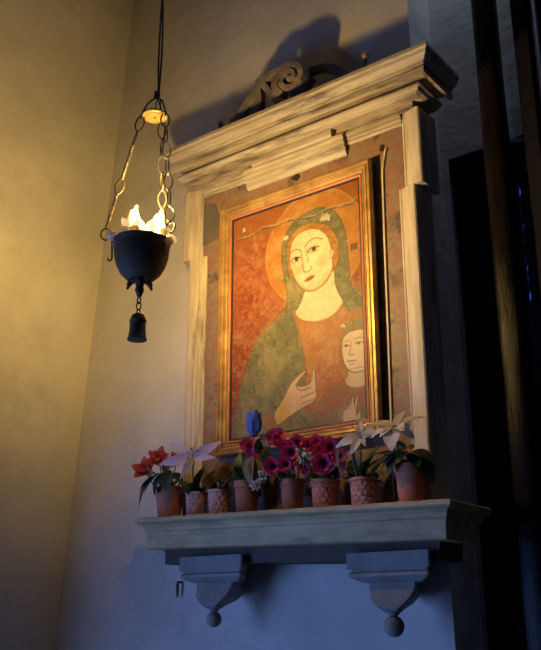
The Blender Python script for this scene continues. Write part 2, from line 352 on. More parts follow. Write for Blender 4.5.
# recessed wall to the right of the pier, with a doorway
wr = MB(); wr.box(0.40, 3.3, 0.165, 0.42, 3.105, CEIL); wr.box(1.45, 3.3, 0.165, 0.42, 0, 3.105); wr.box(0.20, 0.452, 0.165, 0.42, 0, 3.105)
tag(wr.build('wall_right_recess', M['plaster']), kind='structure')
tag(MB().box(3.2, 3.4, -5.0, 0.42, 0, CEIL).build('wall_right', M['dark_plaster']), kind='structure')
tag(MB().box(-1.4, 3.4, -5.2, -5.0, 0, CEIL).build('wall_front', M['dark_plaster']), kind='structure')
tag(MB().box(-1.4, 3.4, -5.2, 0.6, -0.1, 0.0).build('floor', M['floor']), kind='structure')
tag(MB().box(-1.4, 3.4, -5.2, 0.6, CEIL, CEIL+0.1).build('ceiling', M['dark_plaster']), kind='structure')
rff = MB(); rff.box(0.445, 0.46, 0.03, 0.14, 4.57, CEIL).box(0.62, 0.635, 0.03, 0.14, 4.57, CEIL).box(0.445, 0.635, 0.015, 0.03, 4.57, CEIL).box(0.445, 0.635, 0.14, 0.155, 4.57, CEIL)
tag(rff.build('recess_fill_frame', M['panel']), kind='structure')          # added frame around the recess fill light; the ceiling above has no opening
# dark door standing in the doorway
def leaf_edge(z, side):
    """the two door leaves meet along a worn edge; a chink of daylight shows where they do not quite close"""
    if not 2.30 < z < 3.02: return 0.6745 + 0.001*side
    g = 0.0045 + 0.0110*noise.noise(Vector((3.1, 0.7, z*26.0)))
    return 0.6745 - side*max(-0.001, g)*0.5
def door_leaf(x_out, side):
    zs = [0.0, 2.29] + [2.29+0.012*k for k in range(1, 62)] + [3.104]
    zs = sorted(set(round(z, 4) for z in zs if z <= 3.104))
    return MB().loft([[(x_out, 0.20, z), (leaf_edge(z, side), 0.20, z), (leaf_edge(z, side), 0.22, z), (x_out, 0.22, z)] for z in zs])
dr = tag(door_leaf(0.435, 1).build('door_1', M['panel']), kind='structure')
tag(door_leaf(1.50, -1).build('door_2', M['panel']), kind='structure')
MB().box(0.455, 0.66, 0.172, 0.20, 3.03, 3.10).build('door_head', M['panel'], dr)
MB().box(0.58, 0.63, 0.185, 0.20, 0, 3.03).build('door_stile', M['panel'], dr)
for z0, z1 in ((0.1, 1.0), (1.1, 2.0), (2.1, 2.95)):
    MB().box(0.47, 0.570, 0.188, 0.20, z0, z1).build('door_panel', M['panel'], dr, bevel=0.004)

# tall dark post standing before the doorway, rough-hewn and varnished
def post():
    pm = MB(); secs = []
    for k in range(93):
        z = k*0.05; ring = []
        for i in range(20):
            a = 2*math.pi*i/20
            c, s = math.cos(a), math.sin(a)
            r = 0.040 / max(abs(c)**2.5 + abs(s)**2.5, 1e-6)**0.4
            r *= 1.0 + 0.05*noise.noise(Vector((c*1.5, s*1.5, z*3.0))) + 0.05*noise.noise(Vector((c*4, s*4, z*9.0)))
            ring.append((r*c, r*s, min(z, CEIL)))
        secs.append(ring)
    pm.loft(secs)
    o = pm.build('wooden_post', M['post'], None, (0.669, 0.06, 0), smooth=True)
    tag(o, 'tall dark varnished rough wooden post standing before the black doorway', 'post')
post()
sc = empty('wooden_screen', (0.75, 0.10, 0), 'black-brown panelled wooden screen at the right picture edge beside the post', 'screen')
MB().box(0.0, 0.05, -0.02, 0.02, 0, CEIL).build('stile', M['panel'], sc, bevel=0.003)
MB().box(0.05, 0.10, -0.005, 0.02, 0, CEIL).build('board', M['panel'], sc)
MB().tube([(0.075, -0.01, 0), (0.075, -0.01, CEIL)], 0.012, 10).build('moulding', M['panel'], sc, smooth=True)
for k in range(8):
    MB().box(0.102+k*0.13, 0.228+k*0.13, -0.004, 0.02, 0, CEIL).build('board', M['panel'], sc, bevel=0.002)

# ------------------------------------------------------------------ altarpiece
alt = empty('altarpiece', (0, 0, 1.92), 'cream marble altarpiece surround with cornice and red breccia panel on the wall', 'altarpiece')
OZ = Vector((0, 0, -1.92))
def apart(mb, name, m, bevel=0.0, parent=alt, **k):
    mb.v = [(x, y, z-1.92) for x, y, z in mb.v]
    return mb.build(name, m, parent, bevel=bevel, **k)
def wavy(mb, amp=0.0012, f=9.0):
    mb.v = [tuple(Vector(v) + nvec(Vector(v)*f)*amp) for v in mb.v]; return mb

apart(MB().box(-0.455, 0.455, -0.095, 0.0, 1.90, 3.18), 'breccia_panel', M['breccia'])
# narrow pale strip seen right of the picture, a dark stone patch in the upper left corner, two chipped holes
fil = [(0.3315, 1.93), (0.3360, 2.4), (0.3385, 2.75), (0.3415, 2.98), (0.352, 3.035), (0.358, 3.06)]
fb = MB(); fb.loft([[(x, -0.094, z), (x, -0.101, z), (x+0.006, -0.101, z), (x+0.006, -0.094, z)] for x, z in fil]); apart(fb, 'edge_fillet', M['marble_v'])
apart(MB().prism([(-0.432, 2.925), (-0.352, 2.940), (-0.350, 3.030), (-0.372, 3.085), (-0.432, 3.098)], -0.0985, -0.094), 'stone_patch', M['patch'])
rn = random.Random(3)
for cx_, cz_, sx_ in ((0.003, 3.074, 0.020), (0.347, 3.064, 0.013)):
    hb = MB(); n_ = 11
    hb.prism([(cx_+sx_*math.cos(6.283*i/n_)*rn.uniform(0.5, 1.2), cz_+0.014*math.sin(6.283*i/n_)*rn.uniform(0.5, 1.3)) for i in range(n_)], -0.0965, -0.094)
    apart(hb, 'chip', M['black'])

def jamb(inner, sgn, width, z0, z1, name, parent=alt):
    k = width/0.062
    prof = [(0, -0.085), (0, -0.099), (0.005, -0.102), (0.008, -0.100), (0.010, -0.103), (0.022, -0.104), (0.024, -0.108), (0.034, -0.109), (0.036, -0.113), (0.056, -0.114), (0.060, -0.111), (0.062, -0.106), (0.062, -0.002), (0.05, -0.002)]
    nz = max(3, int((z1-z0)/0.05)); secs = []
    for i in range(nz+1):
        z = z0+(z1-z0)*i/nz
        secs.append([(inner+sgn*x*k + 0.0010*noise.noise(Vector((sgn*3, x*20, z*7))), y + 0.0012*noise.noise(Vector((x*30, 3, z*8))), z) for x, y in prof])
    return apart(MB().loft(secs), name, M['marble_v'], parent=parent)
jr = jamb(0.402, 1, 0.065, 1.91, 2.895, 'jamb')
jl = jamb(-0.400, -1, 0.078, 1.91, 2.880, 'jamb')
jamb(0.424, 1, 0.070, 2.893, 3.160, 'ear', jr)
jamb(-0.424, -1, 0.090, 2.878, 3.160, 'ear', jl)

def hsweep(prof, x0, x1, xb_off=0.0, ret_r=None, nseg=24, name='cornice', m=None, amp=0.0016, d0=0.108, bevel=0.0):
    """profile (d,z) run along the wall from x0 to x1; ret_r: mitred return to the wall at the right end"""
    secs = []
    for i in range(nseg+1):
        u = i/nseg; sec = []
        for d, z in prof:
            xe = x1 + (d-d0 if ret_r else 0.0)
            x = x0 + (xe-x0)*u
            w = noise.noise(Vector((x*9, d*31, z*23)))*amp
            sec.append((x, -d + w, z + w*0.7))
        secs.append(sec)
    if ret_r:
        last = secs[-1]
        for t in (0.34, 0.67, 1.0):
            secs.append([(x, y*(1-t) - 0.001*t, z) for x, y, z in last])
    return apart(MB().loft(secs), name, m or M['marble'], bevel=bevel)

# architrave: outer lengths and the centre that breaks forward and down
arch = [(0.02, 3.160), (0.112, 3.160), (0.112, 3.152), (0.107, 3.149), (0.107, 3.139), (0.103, 3.136), (0.103, 3.126), (0.099, 3.122), (0.02, 3.122)]
hsweep(arch, -0.424, 0.424, name='architrave')
archc = [(0.02, 3.156), (0.127, 3.156), (0.128, 3.146), (0.122, 3.142), (0.121, 3.128), (0.117, 3.125), (0.116, 3.112), (0.112, 3.109), (0.110, 3.096), (0.104, 3.090), (0.100, 3.085), (0.02, 3.085)]
hsweep(archc, -0.210, 0.214, name='architrave_centre')
fri = [(0.02, 3.200), (0.108, 3.200), (0.107, 3.170), (0.113, 3.164), (0.113, 3.158), (0.02, 3.158)]
hsweep(fri, -0.505, 0.470, ret_r=True, name='frieze')
tab = [(0.05, 3.191), (0.122, 3.191), (0.128, 3.187), (0.129, 3.166), (0.124, 3.158), (0.118, 3.154), (0.05, 3.154)]
hsweep(tab, -0.172, 0.170, name='frieze_tablet', nseg=14)
cor = [(0.0, 3.298), (0.226, 3.294), (0.2275, 3.281), (0.221, 3.276), (0.219, 3.265), (0.207, 3.252), (0.201, 3.249), (0.201, 3.242), (0.192, 3.240), (0.192, 3.235), (0.200, 3.232), (0.198, 3.214), (0.188, 3.212), (0.186, 3.234),
       (0.132, 3.234), (0.132, 3.214), (0.160, 3.212), (0.161, 3.206), (0.152, 3.201), (0.148, 3.195), (0.134, 3.190), (0.0, 3.190)]
hsweep(cor, -0.505, 0.470, ret_r=True, name='cornice', nseg=40)

# ------------------------------------------------------------------ carved scroll on the cornice
scr = empty('scroll_ornament', (0.0, -0.15, 3.296), 'soot-dark carved scroll ornament lying on top of the cornice', 'ornament')
def band(pts, w, y0, y1, name, ws=None):
    """ribbon of thickness w following pts (x,z), extruded in y"""
    P = [Vector((x, z)) for x, z in pts]; L_ = []; R_ = []
    for i, p in enumerate(P):
        t = (P[min(i+1, len(P)-1)] - P[max(i-1, 0)]).normalized(); n = Vector((-t.y, t.x)); ww = (ws[i] if ws else w)
        L_.append(p+n*ww*0.5); R_.append(p-n*ww*0.5)
    secs = [[(l.x, y0, l.y), (l.x, y1, l.y), (r.x, y1, r.y), (r.x, y0, r.y)] for l, r in zip(L_, R_)]
    mb = MB().loft(secs)
    mb.v = [tuple(Vector(v) + nvec(Vector(v)*42)*0.0045) for v in mb.v]
    return mb.build(name, M['scroll'], scr, bevel=0.003)
spiral = []
for k in range(56):
    a = -2.2 - k*0.21
    r = 0.064*(1 - k/56*0.80)
    spiral.append((0.030 + r*math.cos(a)*1.05, 0.128 + r*math.sin(a)))
band(spiral, 0.02, -0.026, 0.020, 'volute', ws=[0.030-0.016*k/56 for k in range(56)])
MB().ball((0.030, -0.016, 0.128), 0.015, 12, 8).build('volute_eye', M['scroll'], scr, smooth=True)
band([(-0.012, 0.188), (-0.06, 0.186), (-0.100, 0.168), (-0.130, 0.140), (-0.155, 0.110), (-0.185, 0.080), (-0.22, 0.052), (-0.26, 0.028), (-0.300, 0.012)], 0.04, -0.018, 0.018, 'acanthus_arm',
     ws=[0.016, 0.030, 0.036, 0.034, 0.036, 0.040, 0.036, 0.032, 0.018])
band([(-0.118, 0.140), (-0.120, 0.105), (-0.128, 0.06), (-0.140, 0.0)], 0.04, -0.016, 0.016, 'strut', ws=[0.030, 0.040, 0.044, 0.056])
band([(-0.095, 0.158), (-0.065, 0.112), (-0.035, 0.070), (-0.005, 0.040), (0.04, 0.018)], 0.03, -0.016, 0.016, 'strut', ws=[0.024, 0.026, 0.030, 0.036, 0.044])
band([(-0.10, 0.010), (0.0, 0.012), (0.08, 0.012), (0.16, 0.010), (0.25, 0.006)], 0.020, -0.016, 0.018, 'base_strip')
band([(0.030, 0.196), (0.060, 0.205), (0.108, 0.195), (0.150, 0.172), (0.185, 0.145), (0.212, 0.110), (0.225, 0.060), (0.228, 0.004)], 0.03, 0.075, 0.105, 'curled_arm',
     ws=[0.012, 0.022, 0.028, 0.028, 0.024, 0.020, 0.018, 0.016])
band([(0.060, 0.170), (0.030, 0.140), (0.020, 0.080), (0.016, 0.004)], 0.03, 0.015, 0.100, 'back_strut', ws=[0.02, 0.024, 0.026, 0.03])
for i, (x, z) in enumerate(((-0.172, 0.120), (-0.205, 0.090), (-0.240, 0.062), (-0.118, 0.180), (-0.145, 0.150), (-0.075, 0.202), (-0.275, 0.038))):
    MB().ball((x, 0, z), 0.014, 10, 7, (1.2, 1.2, 0.9)).build('leaf_lobe', M['scroll'], scr, smooth=True)

def peg(x, y, h, lean, label, fat=1.0):
    r = empty('iron_peg', (x, y, 3.292), label, 'peg', 'iron pegs along the cornice top')
    MB().tube([(0, 0, -0.004), (lean*0.3, 0, h*0.5), (lean, 0, h*0.85)], [0.006*fat, 0.005*fat, 0.005*fat], 8).build('shank', M['scroll'], r, smooth=True)
    MB().ball((lean, 0, h), 0.011*fat, 10, 7, (1, 1, 1.2)).build('head', M['scroll'], r, smooth=True)
peg(-0.288, -0.175, 0.060, 0.004, 'small dark iron peg at the left tail of the carved scroll')
peg(0.338, -0.175, 0.085, 0.006, 'small pale-tipped peg near the right end of the cornice top', 1.1)
lump = MB().ball((0, 0, 0.008), 0.016, 12, 7, (1.5, 1, 0.8)).build('mortar_lump', M['scroll'], None, (-0.485, -0.17, 3.290), smooth=True)
tag(lump, 'small dark mortar lump at the left end of the cornice top', 'mortar')

# ------------------------------------------------------------------ framed painting
pic = empty('framed_painting', (0, -0.06, 2.127), 'gilt framed painting of a veiled woman in olive green with a child', 'painting')
FX, FZ0, FZ1 = 0.316, 2.127, 3.027
def rail(side, prof, name, m, parent):
    """one mitred frame side; prof: (inset from outer edge, y)"""
    secs = []
    corners = {'left': ((-1, 0), (-1, 1)), 'right': ((1, 1), (1, 0)), 'top': ((-1, 1), (1, 1)), 'bottom': ((1, 0), (-1, 0))}[side]
    for sx, top in corners:
        secs.append([(sx*(FX-i), y+0.06, (FZ1-i if top else FZ0+i)-FZ0) for i, y in prof])
    return MB().loft(secs).build(name, m, parent)
goldp = [(0.0, -0.112), (0.0, -0.126), (0.004, -0.131), (0.009, -0.131), (0.012, -0.126), (0.015, -0.126), (0.018, -0.129), (0.023, -0.128), (0.027, -0.122), (0.030, -0.122), (0.032, -0.124), (0.035, -0.123), (0.038, -0.119), (0.040, -0.110)]
lipp = [(0.040, -0.108), (0.040, -0.120), (0.044, -0.121), (0.048, -0.118), (0.048, -0.108)]
rebp = [(0.048, -0.108), (0.048, -0.1175), (0.054, -0.1165), (0.055, -0.108)]
for sd in ('left', 'right', 'top', 'bottom'):
    r_ = rail(sd, goldp, 'frame_rail', M['gold'], pic)
    rail(sd, lipp, 'inner_lip', M['lip'], r_)
    rail(sd, rebp, 'rebate', M['black'], r_)
MB().box(-FX+0.001, FX-0.001, -0.0505, 0.0, 0.001, FZ1-FZ0-0.001).build('frame_box', M['black'], pic)

def paint_canvas():
    x0, x1, z0, z1 = -0.266, 0.266, 2.177, 2.977
    nx, nz = 300, 450
    X, Z = np.meshgrid(np.linspace(x0, x1, nx), np.linspace(z0, z1, nz))
    rng = np.random.default_rng(4)
    def vnoise(cell, seed):
        r = np.random.default_rng(seed); gx = int((x1-x0)/cell)+3; gz = int((z1-z0)/cell)+3
        g = r.random((gz, gx)); fx = (X-x0)/cell; fz = (Z-z0)/cell
        ix = fx.astype(int); iz = fz.astype(int); tx = fx-ix; tz = fz-iz; tx = tx*tx*(3-2*tx); tz = tz*tz*(3-2*tz)
        return (g[iz, ix]*(1-tx)+g[iz, ix+1]*tx)*(1-tz) + (g[iz+1, ix]*(1-tx)+g[iz+1, ix+1]*tx)*tz
    n1 = 0.5*vnoise(0.08, 1)+0.3*vnoise(0.03, 2)+0.2*vnoise(0.011, 3)
    n2 = 0.4*vnoise(0.05, 5)+0.35*vnoise(0.02, 6)+0.25*vnoise(0.006, 7)
    n3 = 0.5*vnoise(0.012, 8)+0.5*vnoise(0.005, 9)
    img = np.zeros((nz, nx, 3))
    jx = (n2-0.5)*0.006; jz = (n1-0.5)*0.006
    PX, PZ = X+jx*0.5, Z+jz*0.5
    def inside(poly):
        ins = np.zeros(X.shape, bool); k = len(poly)
        for i in range(k):
            (ax, az), (bx, bz) = poly[i], poly[(i+1) % k]
            if az == bz: continue
            c = ((az > PZ) != (bz > PZ)) & (PX < (bx-ax)*(PZ-az)/(bz-az)+ax); ins ^= c
        return ins
    def smooth(poly, it=2):
        for _ in range(it):
            q = []
            for i in range(len(poly)):
                a, b = poly[i], poly[(i+1) % len(poly)]
                q += [(0.75*a[0]+0.25*b[0], 0.75*a[1]+0.25*b[1]), (0.25*a[0]+0.75*b[0], 0.25*a[1]+0.75*b[1])]
            poly = q
        return poly
    def smooth_line(p, it=2):
        for _ in range(it):
            q = [p[0]]
            for a, b in zip(p, p[1:]):
                q += [(0.75*a[0]+0.25*b[0], 0.75*a[1]+0.25*b[1]), (0.25*a[0]+0.75*b[0], 0.25*a[1]+0.75*b[1])]
            p = q+[p[-1]]
        return p
    def lerp(c1, c2, t): return np.array(c1)*(1-t[..., None]) + np.array(c2)*t[..., None]
    def put(mask, c): img[mask] = c[mask] if np.ndim(c) == 3 else c
    def dist(line):
        d = np.full(X.shape, 9.0)
        for (ax, az), (bx, bz) in zip(line, line[1:]):
            vx, vz = bx-ax, bz-az; L2 = vx*vx+vz*vz+1e-12
            t = np.clip(((PX-ax)*vx+(PZ-az)*vz)/L2, 0, 1)
            d = np.minimum(d, np.hypot(PX-ax-t*vx, PZ-az-t*vz))
        return d
    def stroke(name, w, c, al=1.0, mask=None):
        d = dist(smooth_line(PAINT_LINE[name])); a = np.clip(1.5-d/w, 0, 1)*al
        if mask is not None: a = a*mask
        img[:] = img*(1-a[..., None]) + np.array(c)*a[..., None]
    def outline(name, w, c, al=0.8):
        p = smooth(PAINT_POLY[name]); d = dist(p+[p[0]]); a = np.clip(1.5-d/w, 0, 1)*al
        img[:] = img*(1-a[..., None]) + np.array(c)*a[..., None]
    def fill(name, c, it=2): put(inside(smooth(PAINT_POLY[name], it)), c)
    def dot(p, r, c, al=1.0, sx=1.0):
        d = np.hypot((PX-p[0])/sx, PZ-p[1]); a = np.clip((r-d)/(r*0.3), 0, 1)*al
        img[:] = img*(1-a[..., None]) + np.array(c)*a[..., None]
    T = lambda n, lo=0.3, hi=0.7: np.clip((n-lo)/(hi-lo), 0, 1)
    red = lerp((0.30, 0.060, 0.026), (0.44, 0.15, 0.06), T(0.6*n1+0.4*n3)); orange = lerp((0.40, 0.15, 0.040), (0.38, 0.10, 0.030), T(n2))
    img[:] = red
    up = np.clip((Z-2.80)/0.12, 0, 1)[..., None]
    img[:] = img*(1-up) + orange*up
    gs = rng.random((60, 3))
    for a, b, c in gs:
        dot((x0+0.02+a*0.22, 2.30+b*0.60), 0.006+c*0.008, (0.52, 0.24, 0.05), 0.35)
    # halo
    cx, cz, R = 0.083, 2.785, 0.205
    h = np.hypot(PX-cx, PZ-cz)
    halo = lerp((0.50, 0.21, 0.045), (0.62, 0.30, 0.08), T(n2)); put(h < R, halo)
    a = np.clip(1.4-np.abs(h-R)/0.0022, 0, 1)*0.65; img[:] = img*(1-a[..., None])+np.array((0.22, 0.10, 0.02))*a[..., None]
    a = np.clip(1.4-np.abs(h-R+0.018)/0.0016, 0, 1)*0.4; img[:] = img*(1-a[..., None])+np.array((0.25, 0.11, 0.02))*a[..., None]
    olive = lerp((0.19, 0.185, 0.085), (0.36, 0.31, 0.14), T(n1)); oliv2 = lerp((0.16, 0.17, 0.085), (0.28, 0.25, 0.12), T(n2))
    fill('veil', oliv2); fill('mantle_left', olive); fill('mantle_right', oliv2)
    tun = lerp((0.50, 0.165, 0.055), (0.56, 0.27, 0.09), T(n2)); 
    fill('tunic', tun); fill('green_low', lerp((0.22, 0.19, 0.10), (0.40, 0.24, 0.11), T(n1)))
    # folds of the mantle
    m_m = inside(smooth(PAINT_POLY['mantle_left'])) | inside(smooth(PAINT_POLY['veil']))
    fold = (np.sin((X*0.8+Z*0.35)*170 + n1*9) > 0.72) & m_m & (n3 > 0.4)
    img[fold] = img[fold]*0.78
    bl = (n2 > 0.60) & (n3 > 0.5) & m_m; img[bl] = img[bl]*0.62
    stroke('hem', 0.004, (0.42, 0.22, 0.07), 0.8)
    skin = lerp((0.86, 0.62, 0.34), (0.98, 0.76, 0.44), T(n1)); skin2 = lerp((0.76, 0.50, 0.26), (0.90, 0.64, 0.35), T(n2))
    fill('neck', skin); stroke('neckline', 0.004, (0.42, 0.20, 0.06), 0.9)
    fill('hair', lerp((0.38, 0.165, 0.04), (0.50, 0.25, 0.07), T(n3)))
    fill('face', skin)
    fm = inside(smooth(PAINT_POLY['face']))
    d = dist(smooth_line(PAINT_LINE['chin'])); a = np.clip(1-d/0.03, 0, 1)*0.45*fm
    img[:] = img*(1-a[..., None])+np.array((0.52, 0.29, 0.12))*a[..., None]
    dot((0.030, 2.715), 0.022, (0.70, 0.38, 0.20), 0.35); dot((0.115, 2.725), 0.026, (0.70, 0.38, 0.20), 0.35)
    brown = (0.13, 0.06, 0.025)
    stroke('chin', 0.0028, (0.30, 0.14, 0.05), 0.9)
    fill('ear', skin2); outline('ear', 0.0018, brown, 0.5)
    for e in ('eye_l', 'eye_r'): fill(e, (0.74, 0.60, 0.38), 1)
    dot(PAINT_DOT['iris_l'], 0.0095, (0.06, 0.03, 0.015)); dot(PAINT_DOT['iris_r'], 0.0105, (0.06, 0.03, 0.015))
    stroke('lid_l', 0.0023, brown); stroke('lid_r', 0.0023, brown); stroke('under_l', 0.0016, brown, 0.7); stroke('under_r', 0.0016, brown, 0.7)
    stroke('brow_l', 0.0021, brown, 0.8); stroke('brow_r', 0.0021, brown, 0.8)
    stroke('nose', 0.0020, brown, 0.75); stroke('nose_r', 0.0030, (0.50, 0.28, 0.12), 0.6)
    fill('mouth_upper', (0.46, 0.12, 0.06), 1); fill('mouth_lower', (0.52, 0.16, 0.08), 1); stroke('mouth', 0.0016, (0.20, 0.05, 0.03))
    PAINT_LINE['veil_edge'] = PAINT_POLY['veil'][:-2]; PAINT_LINE['hair_edge'] = PAINT_POLY['hair'][1:-1]
    stroke('hair_edge', 0.0022, (0.16, 0.10, 0.04), 0.7); stroke('veil_edge', 0.0024, (0.10, 0.09, 0.04), 0.6)
    # child
    fill('child_halo', lerp((0.50, 0.22, 0.06), (0.40, 0.15, 0.05), T(n2)))
    fill('child_tunic', lerp((0.42, 0.15, 0.06), (0.36, 0.21, 0.10), T(n1)))
    fill('child_neck', skin2); fill('child_hair', lerp((0.26, 0.19, 0.07), (0.36, 0.24, 0.09), T(n3))); fill('child_face', skin)
    for nme, w in (('cb1', 0.0015), ('cb2', 0.0015), ('ce1', 0.0020), ('ce2', 0.0020), ('cn', 0.0018), ('cm', 0.0022), ('cm2', 0.0014), ('cj', 0.0022)):
        stroke(nme, w, (0.22, 0.10, 0.045), 0.8)
    for q in ('ce1', 'ce2'):
        qx, qz = PAINT_LINE[q][1]; dot((qx, qz-0.004), 0.0055, (0.10, 0.05, 0.025), 0.9)
    fill('child_hand', skin2, 1); stroke('cf', 0.0016, brown, 0.6); stroke('cf2', 0.0016, brown, 0.6); outline('child_hand', 0.0016, brown, 0.45)
    outline('child_neck', 0.0018, (0.25, 0.12, 0.05), 0.5)
    # hand and rosette
    dot(PAINT_DOT['rosette'], 0.030, (0.52, 0.24, 0.05), 0.9)
    fill('cuff', (0.46, 0.21, 0.06)); fill('hand', skin2, 1); outline('hand', 0.0020, (0.24, 0.11, 0.045), 0.75)
    for nme in ('f1', 'f2', 'f3'): stroke(nme, 0.0020, (0.30, 0.14, 0.06), 0.8)
    # wear
    d = dist(PAINT_LINE['crack']) + (n3-0.5)*0.006
    a = np.clip(1.4-d/0.0030, 0, 1)*0.85; img[:] = img*(1-a[..., None])+np.array((0.10, 0.07, 0.045))*a[..., None]
    up_d = dist([(x, z+0.005) for x, z in PAINT_LINE['crack']]) + (n2-0.5)*0.012
    a = np.clip(1.2-up_d/0.0026, 0, 1)*0.6; img[:] = img*(1-a[..., None])+np.array((0.55, 0.46, 0.30))*a[..., None]
    for k, r in (('loss', 0.016), ('loss2', 0.008), ('loss3', 0.007)):
        px, pz = PAINT_DOT[k]; m_ = (np.hypot((X-px)*0.8, Z-pz) < r*(0.35+1.1*n3)); img[m_] = (0.66, 0.60, 0.44)
    px, pz = PAINT_DOT['tag']; img[(abs(X-px) < 0.010) & (abs(Z-pz) < 0.013)] = (0.16, 0.06, 0.03); img[(abs(X-px) < 0.0065) & (abs(Z-pz) < 0.009)] = (0.66, 0.56, 0.32)
    px, pz = PAINT_DOT['square']; img[(abs(X-px) < 0.014) & (abs(Z-pz) < 0.012)] = (0.22, 0.08, 0.03)
    for a, b, c in rng.random((120, 3)):
        dot((x0+a*(x1-x0), z0+b*0.62), 0.0012+0.0016*c, (0.66, 0.56, 0.38), 0.75)
    img *= 0.58*(0.92+0.16*(n3-0.5))[..., None]
    wear = np.clip((n2-0.50)/0.22, 0, 1)*0.30*np.clip(n3*1.4, 0, 1)
    img[:] = img*(1-wear[..., None]) + np.array((0.34, 0.23, 0.11))*wear[..., None]
    y = -0.1135 - (n1-0.5)*0.0008
    V = np.stack([X, y+0.06, Z-FZ0], -1).reshape(-1, 3)
    i = np.arange((nz-1)*(nx-1)); r = i//(nx-1); c = i % (nx-1); b = r*nx+c
    F = np.stack([b, b+1, b+nx+1, b+nx], -1)
    me = bpy.data.meshes.new('painted_panel')
    me.from_pydata(V.tolist(), [], F.tolist()); me.update()
    ca = me.color_attributes.new('paint', 'FLOAT_COLOR', 'POINT')
    rgba = np.ones((nx*nz, 4), np.float32); rgba[:, :3] = np.clip(img.reshape(-1, 3), 0, 1)
    ca.data.foreach_set('color', rgba.ravel())
    m = mat('old_tempera', (0.5, 0.3, 0.1), rough=0.5, bump=0.12, bscale=90.0, spec=0.2)
    at = m.node_tree.nodes.new('ShaderNodeAttribute'); at.attribute_name = 'paint'
    m.node_tree.links.new(at.outputs['Color'], m.node_tree.nodes['Principled BSDF'].inputs['Base Color'])
    me.materials.append(m)
    me.polygons.foreach_set('use_smooth', [True]*len(me.polygons))
    link('painted_panel', me, pic)
paint_canvas()

# ------------------------------------------------------------------ shelf and its corbels
TILT = math.radians(1.45)                     # the shelf sags towards its right end
def shelf_z(x): return 1.920 - math.tan(TILT)*x
sh = empty('stone_shelf', (0, 0, 1.920), 'long moulded grey marble shelf carrying the flower pots', 'shelf')
sh.rotation_euler = (0, TILT, 0)
def shelf_part(prof, name, m):
    secs = []
    def rt(d): return 0.490 + (d-0.135)*0.80
    def lf(d): return -0.517 - (d-0.135)*0.35
    wl_ = [(lf(d), -0.001, z) for d, z in prof]; secs.append(wl_)
    n = 30
    for i in range(n+1):
        u = i/n
        secs.append([(lf(d)+(rt(d)-lf(d))*u, -d + 0.0015*noise.noise(Vector((u*14, d*40, z*40))), z + 0.0012*noise.noise(Vector((u*19, d*20, z*50)))) for d, z in prof])
    secs.append([(rt(d), -0.001, z) for d, z in prof])
    return MB().loft(secs).build(name, m, sh)
shelf_part([(0.02, 0.0), (0.247, 0.0), (0.252, -0.004), (0.252, -0.013), (0.246, -0.018), (0.02, -0.018)], 'top_slab', M['shelf'])
shelf_part([(0.02, -0.018), (0.238, -0.018), (0.226, -0.022), (0.216, -0.032), (0.212, -0.041), (0.205, -0.044), (0.203, -0.094), (0.198, -0.097), (0.02, -0.097)], 'moulding', M['shelf'])
shelf_part([(0.02, -0.097), (0.142, -0.097), (0.137, -0.110), (0.135, -0.143), (0.02, -0.143)], 'bed_course', M['bed'])

def corbel(cx, zt, ballr, label):
    r = empty('corbel', (cx, 0, zt), label, 'corbel', 'stone corbels under the shelf')
    hw = 0.131
    def sec(h, d, z, back=0.0):                 # plan narrows towards the wall
        hb = max(0.012, h-(d-back)*0.62); e = 0.004
        return [(-hb, -back, z), (-h, -d+e, z), (-h+e, -d, z), (h-e, -d, z), (h, -d+e, z), (hb, -back, z)]
    MB().loft([sec(hw, 0.166, 0.0, 0.139), sec(hw, 0.166, -0.024, 0.139), sec(hw, 0.166, -0.024), sec(hw, 0.166, -0.044)]).build('block', M['corbel'], r)
    MB().loft([sec(hw-0.010, 0.158, -0.044), sec(hw-0.010, 0.158, -0.050), sec(hw-0.004, 0.166, -0.056), sec(hw-0.006, 0.165, -0.064), sec(hw-0.018, 0.154, -0.071), sec(hw-0.030, 0.146, -0.076), sec(hw-0.040, 0.138, -0.080)]).build('moulding', M['corbel'], r)
    ss = []
    for h, d, z, b in ((0.074, 0.140, -0.080, 0), (0.074, 0.142, -0.090, 0), (0.071, 0.148, -0.104, 0.0), (0.064, 0.156, -0.120, 0.02), (0.050, 0.162, -0.135, 0.05), (0.034, 0.164, -0.147, 0.09), (0.024, 0.160, -0.154, 0.11), (0.020, 0.156, -0.158, 0.115)):
        ss.append(sec(h, d, z, b))
    MB().loft(ss).build('bell', M['corbel'], r, angle=40)
    MB().lathe([(0.012, 0.0), (0.018, -0.004), (0.013, -0.009), (0.009, -0.012)], 16, (0, -0.138, -0.156)).build('collar', M['corbel'], r, smooth=True)
    MB().ball((0, -0.138, -0.166-ballr), ballr, 20, 14).build('ball', M['corbel'], r, smooth=True)
corbel(-0.300, 1.807, 0.024, 'stone corbel with hanging ball under the left end of the shelf')
corbel(0.340, 1.7905, 0.028, 'stone corbel with hanging ball under the right end of the shelf, beside the wall corner')

nl_ = MB().tube([(0, 0.01, 0.0), (0, -0.012, 0.0), (0.001, -0.016, -0.010), (0.0, -0.014, -0.050)], [0.004, 0.004, 0.005, 0.0035], 8).build('wall_hook', M['iron'], None, (-0.575, 0, 1.740), smooth=True)
tag(nl_, 'small dark iron hook in the blue wall left of the left corbel', 'hook')

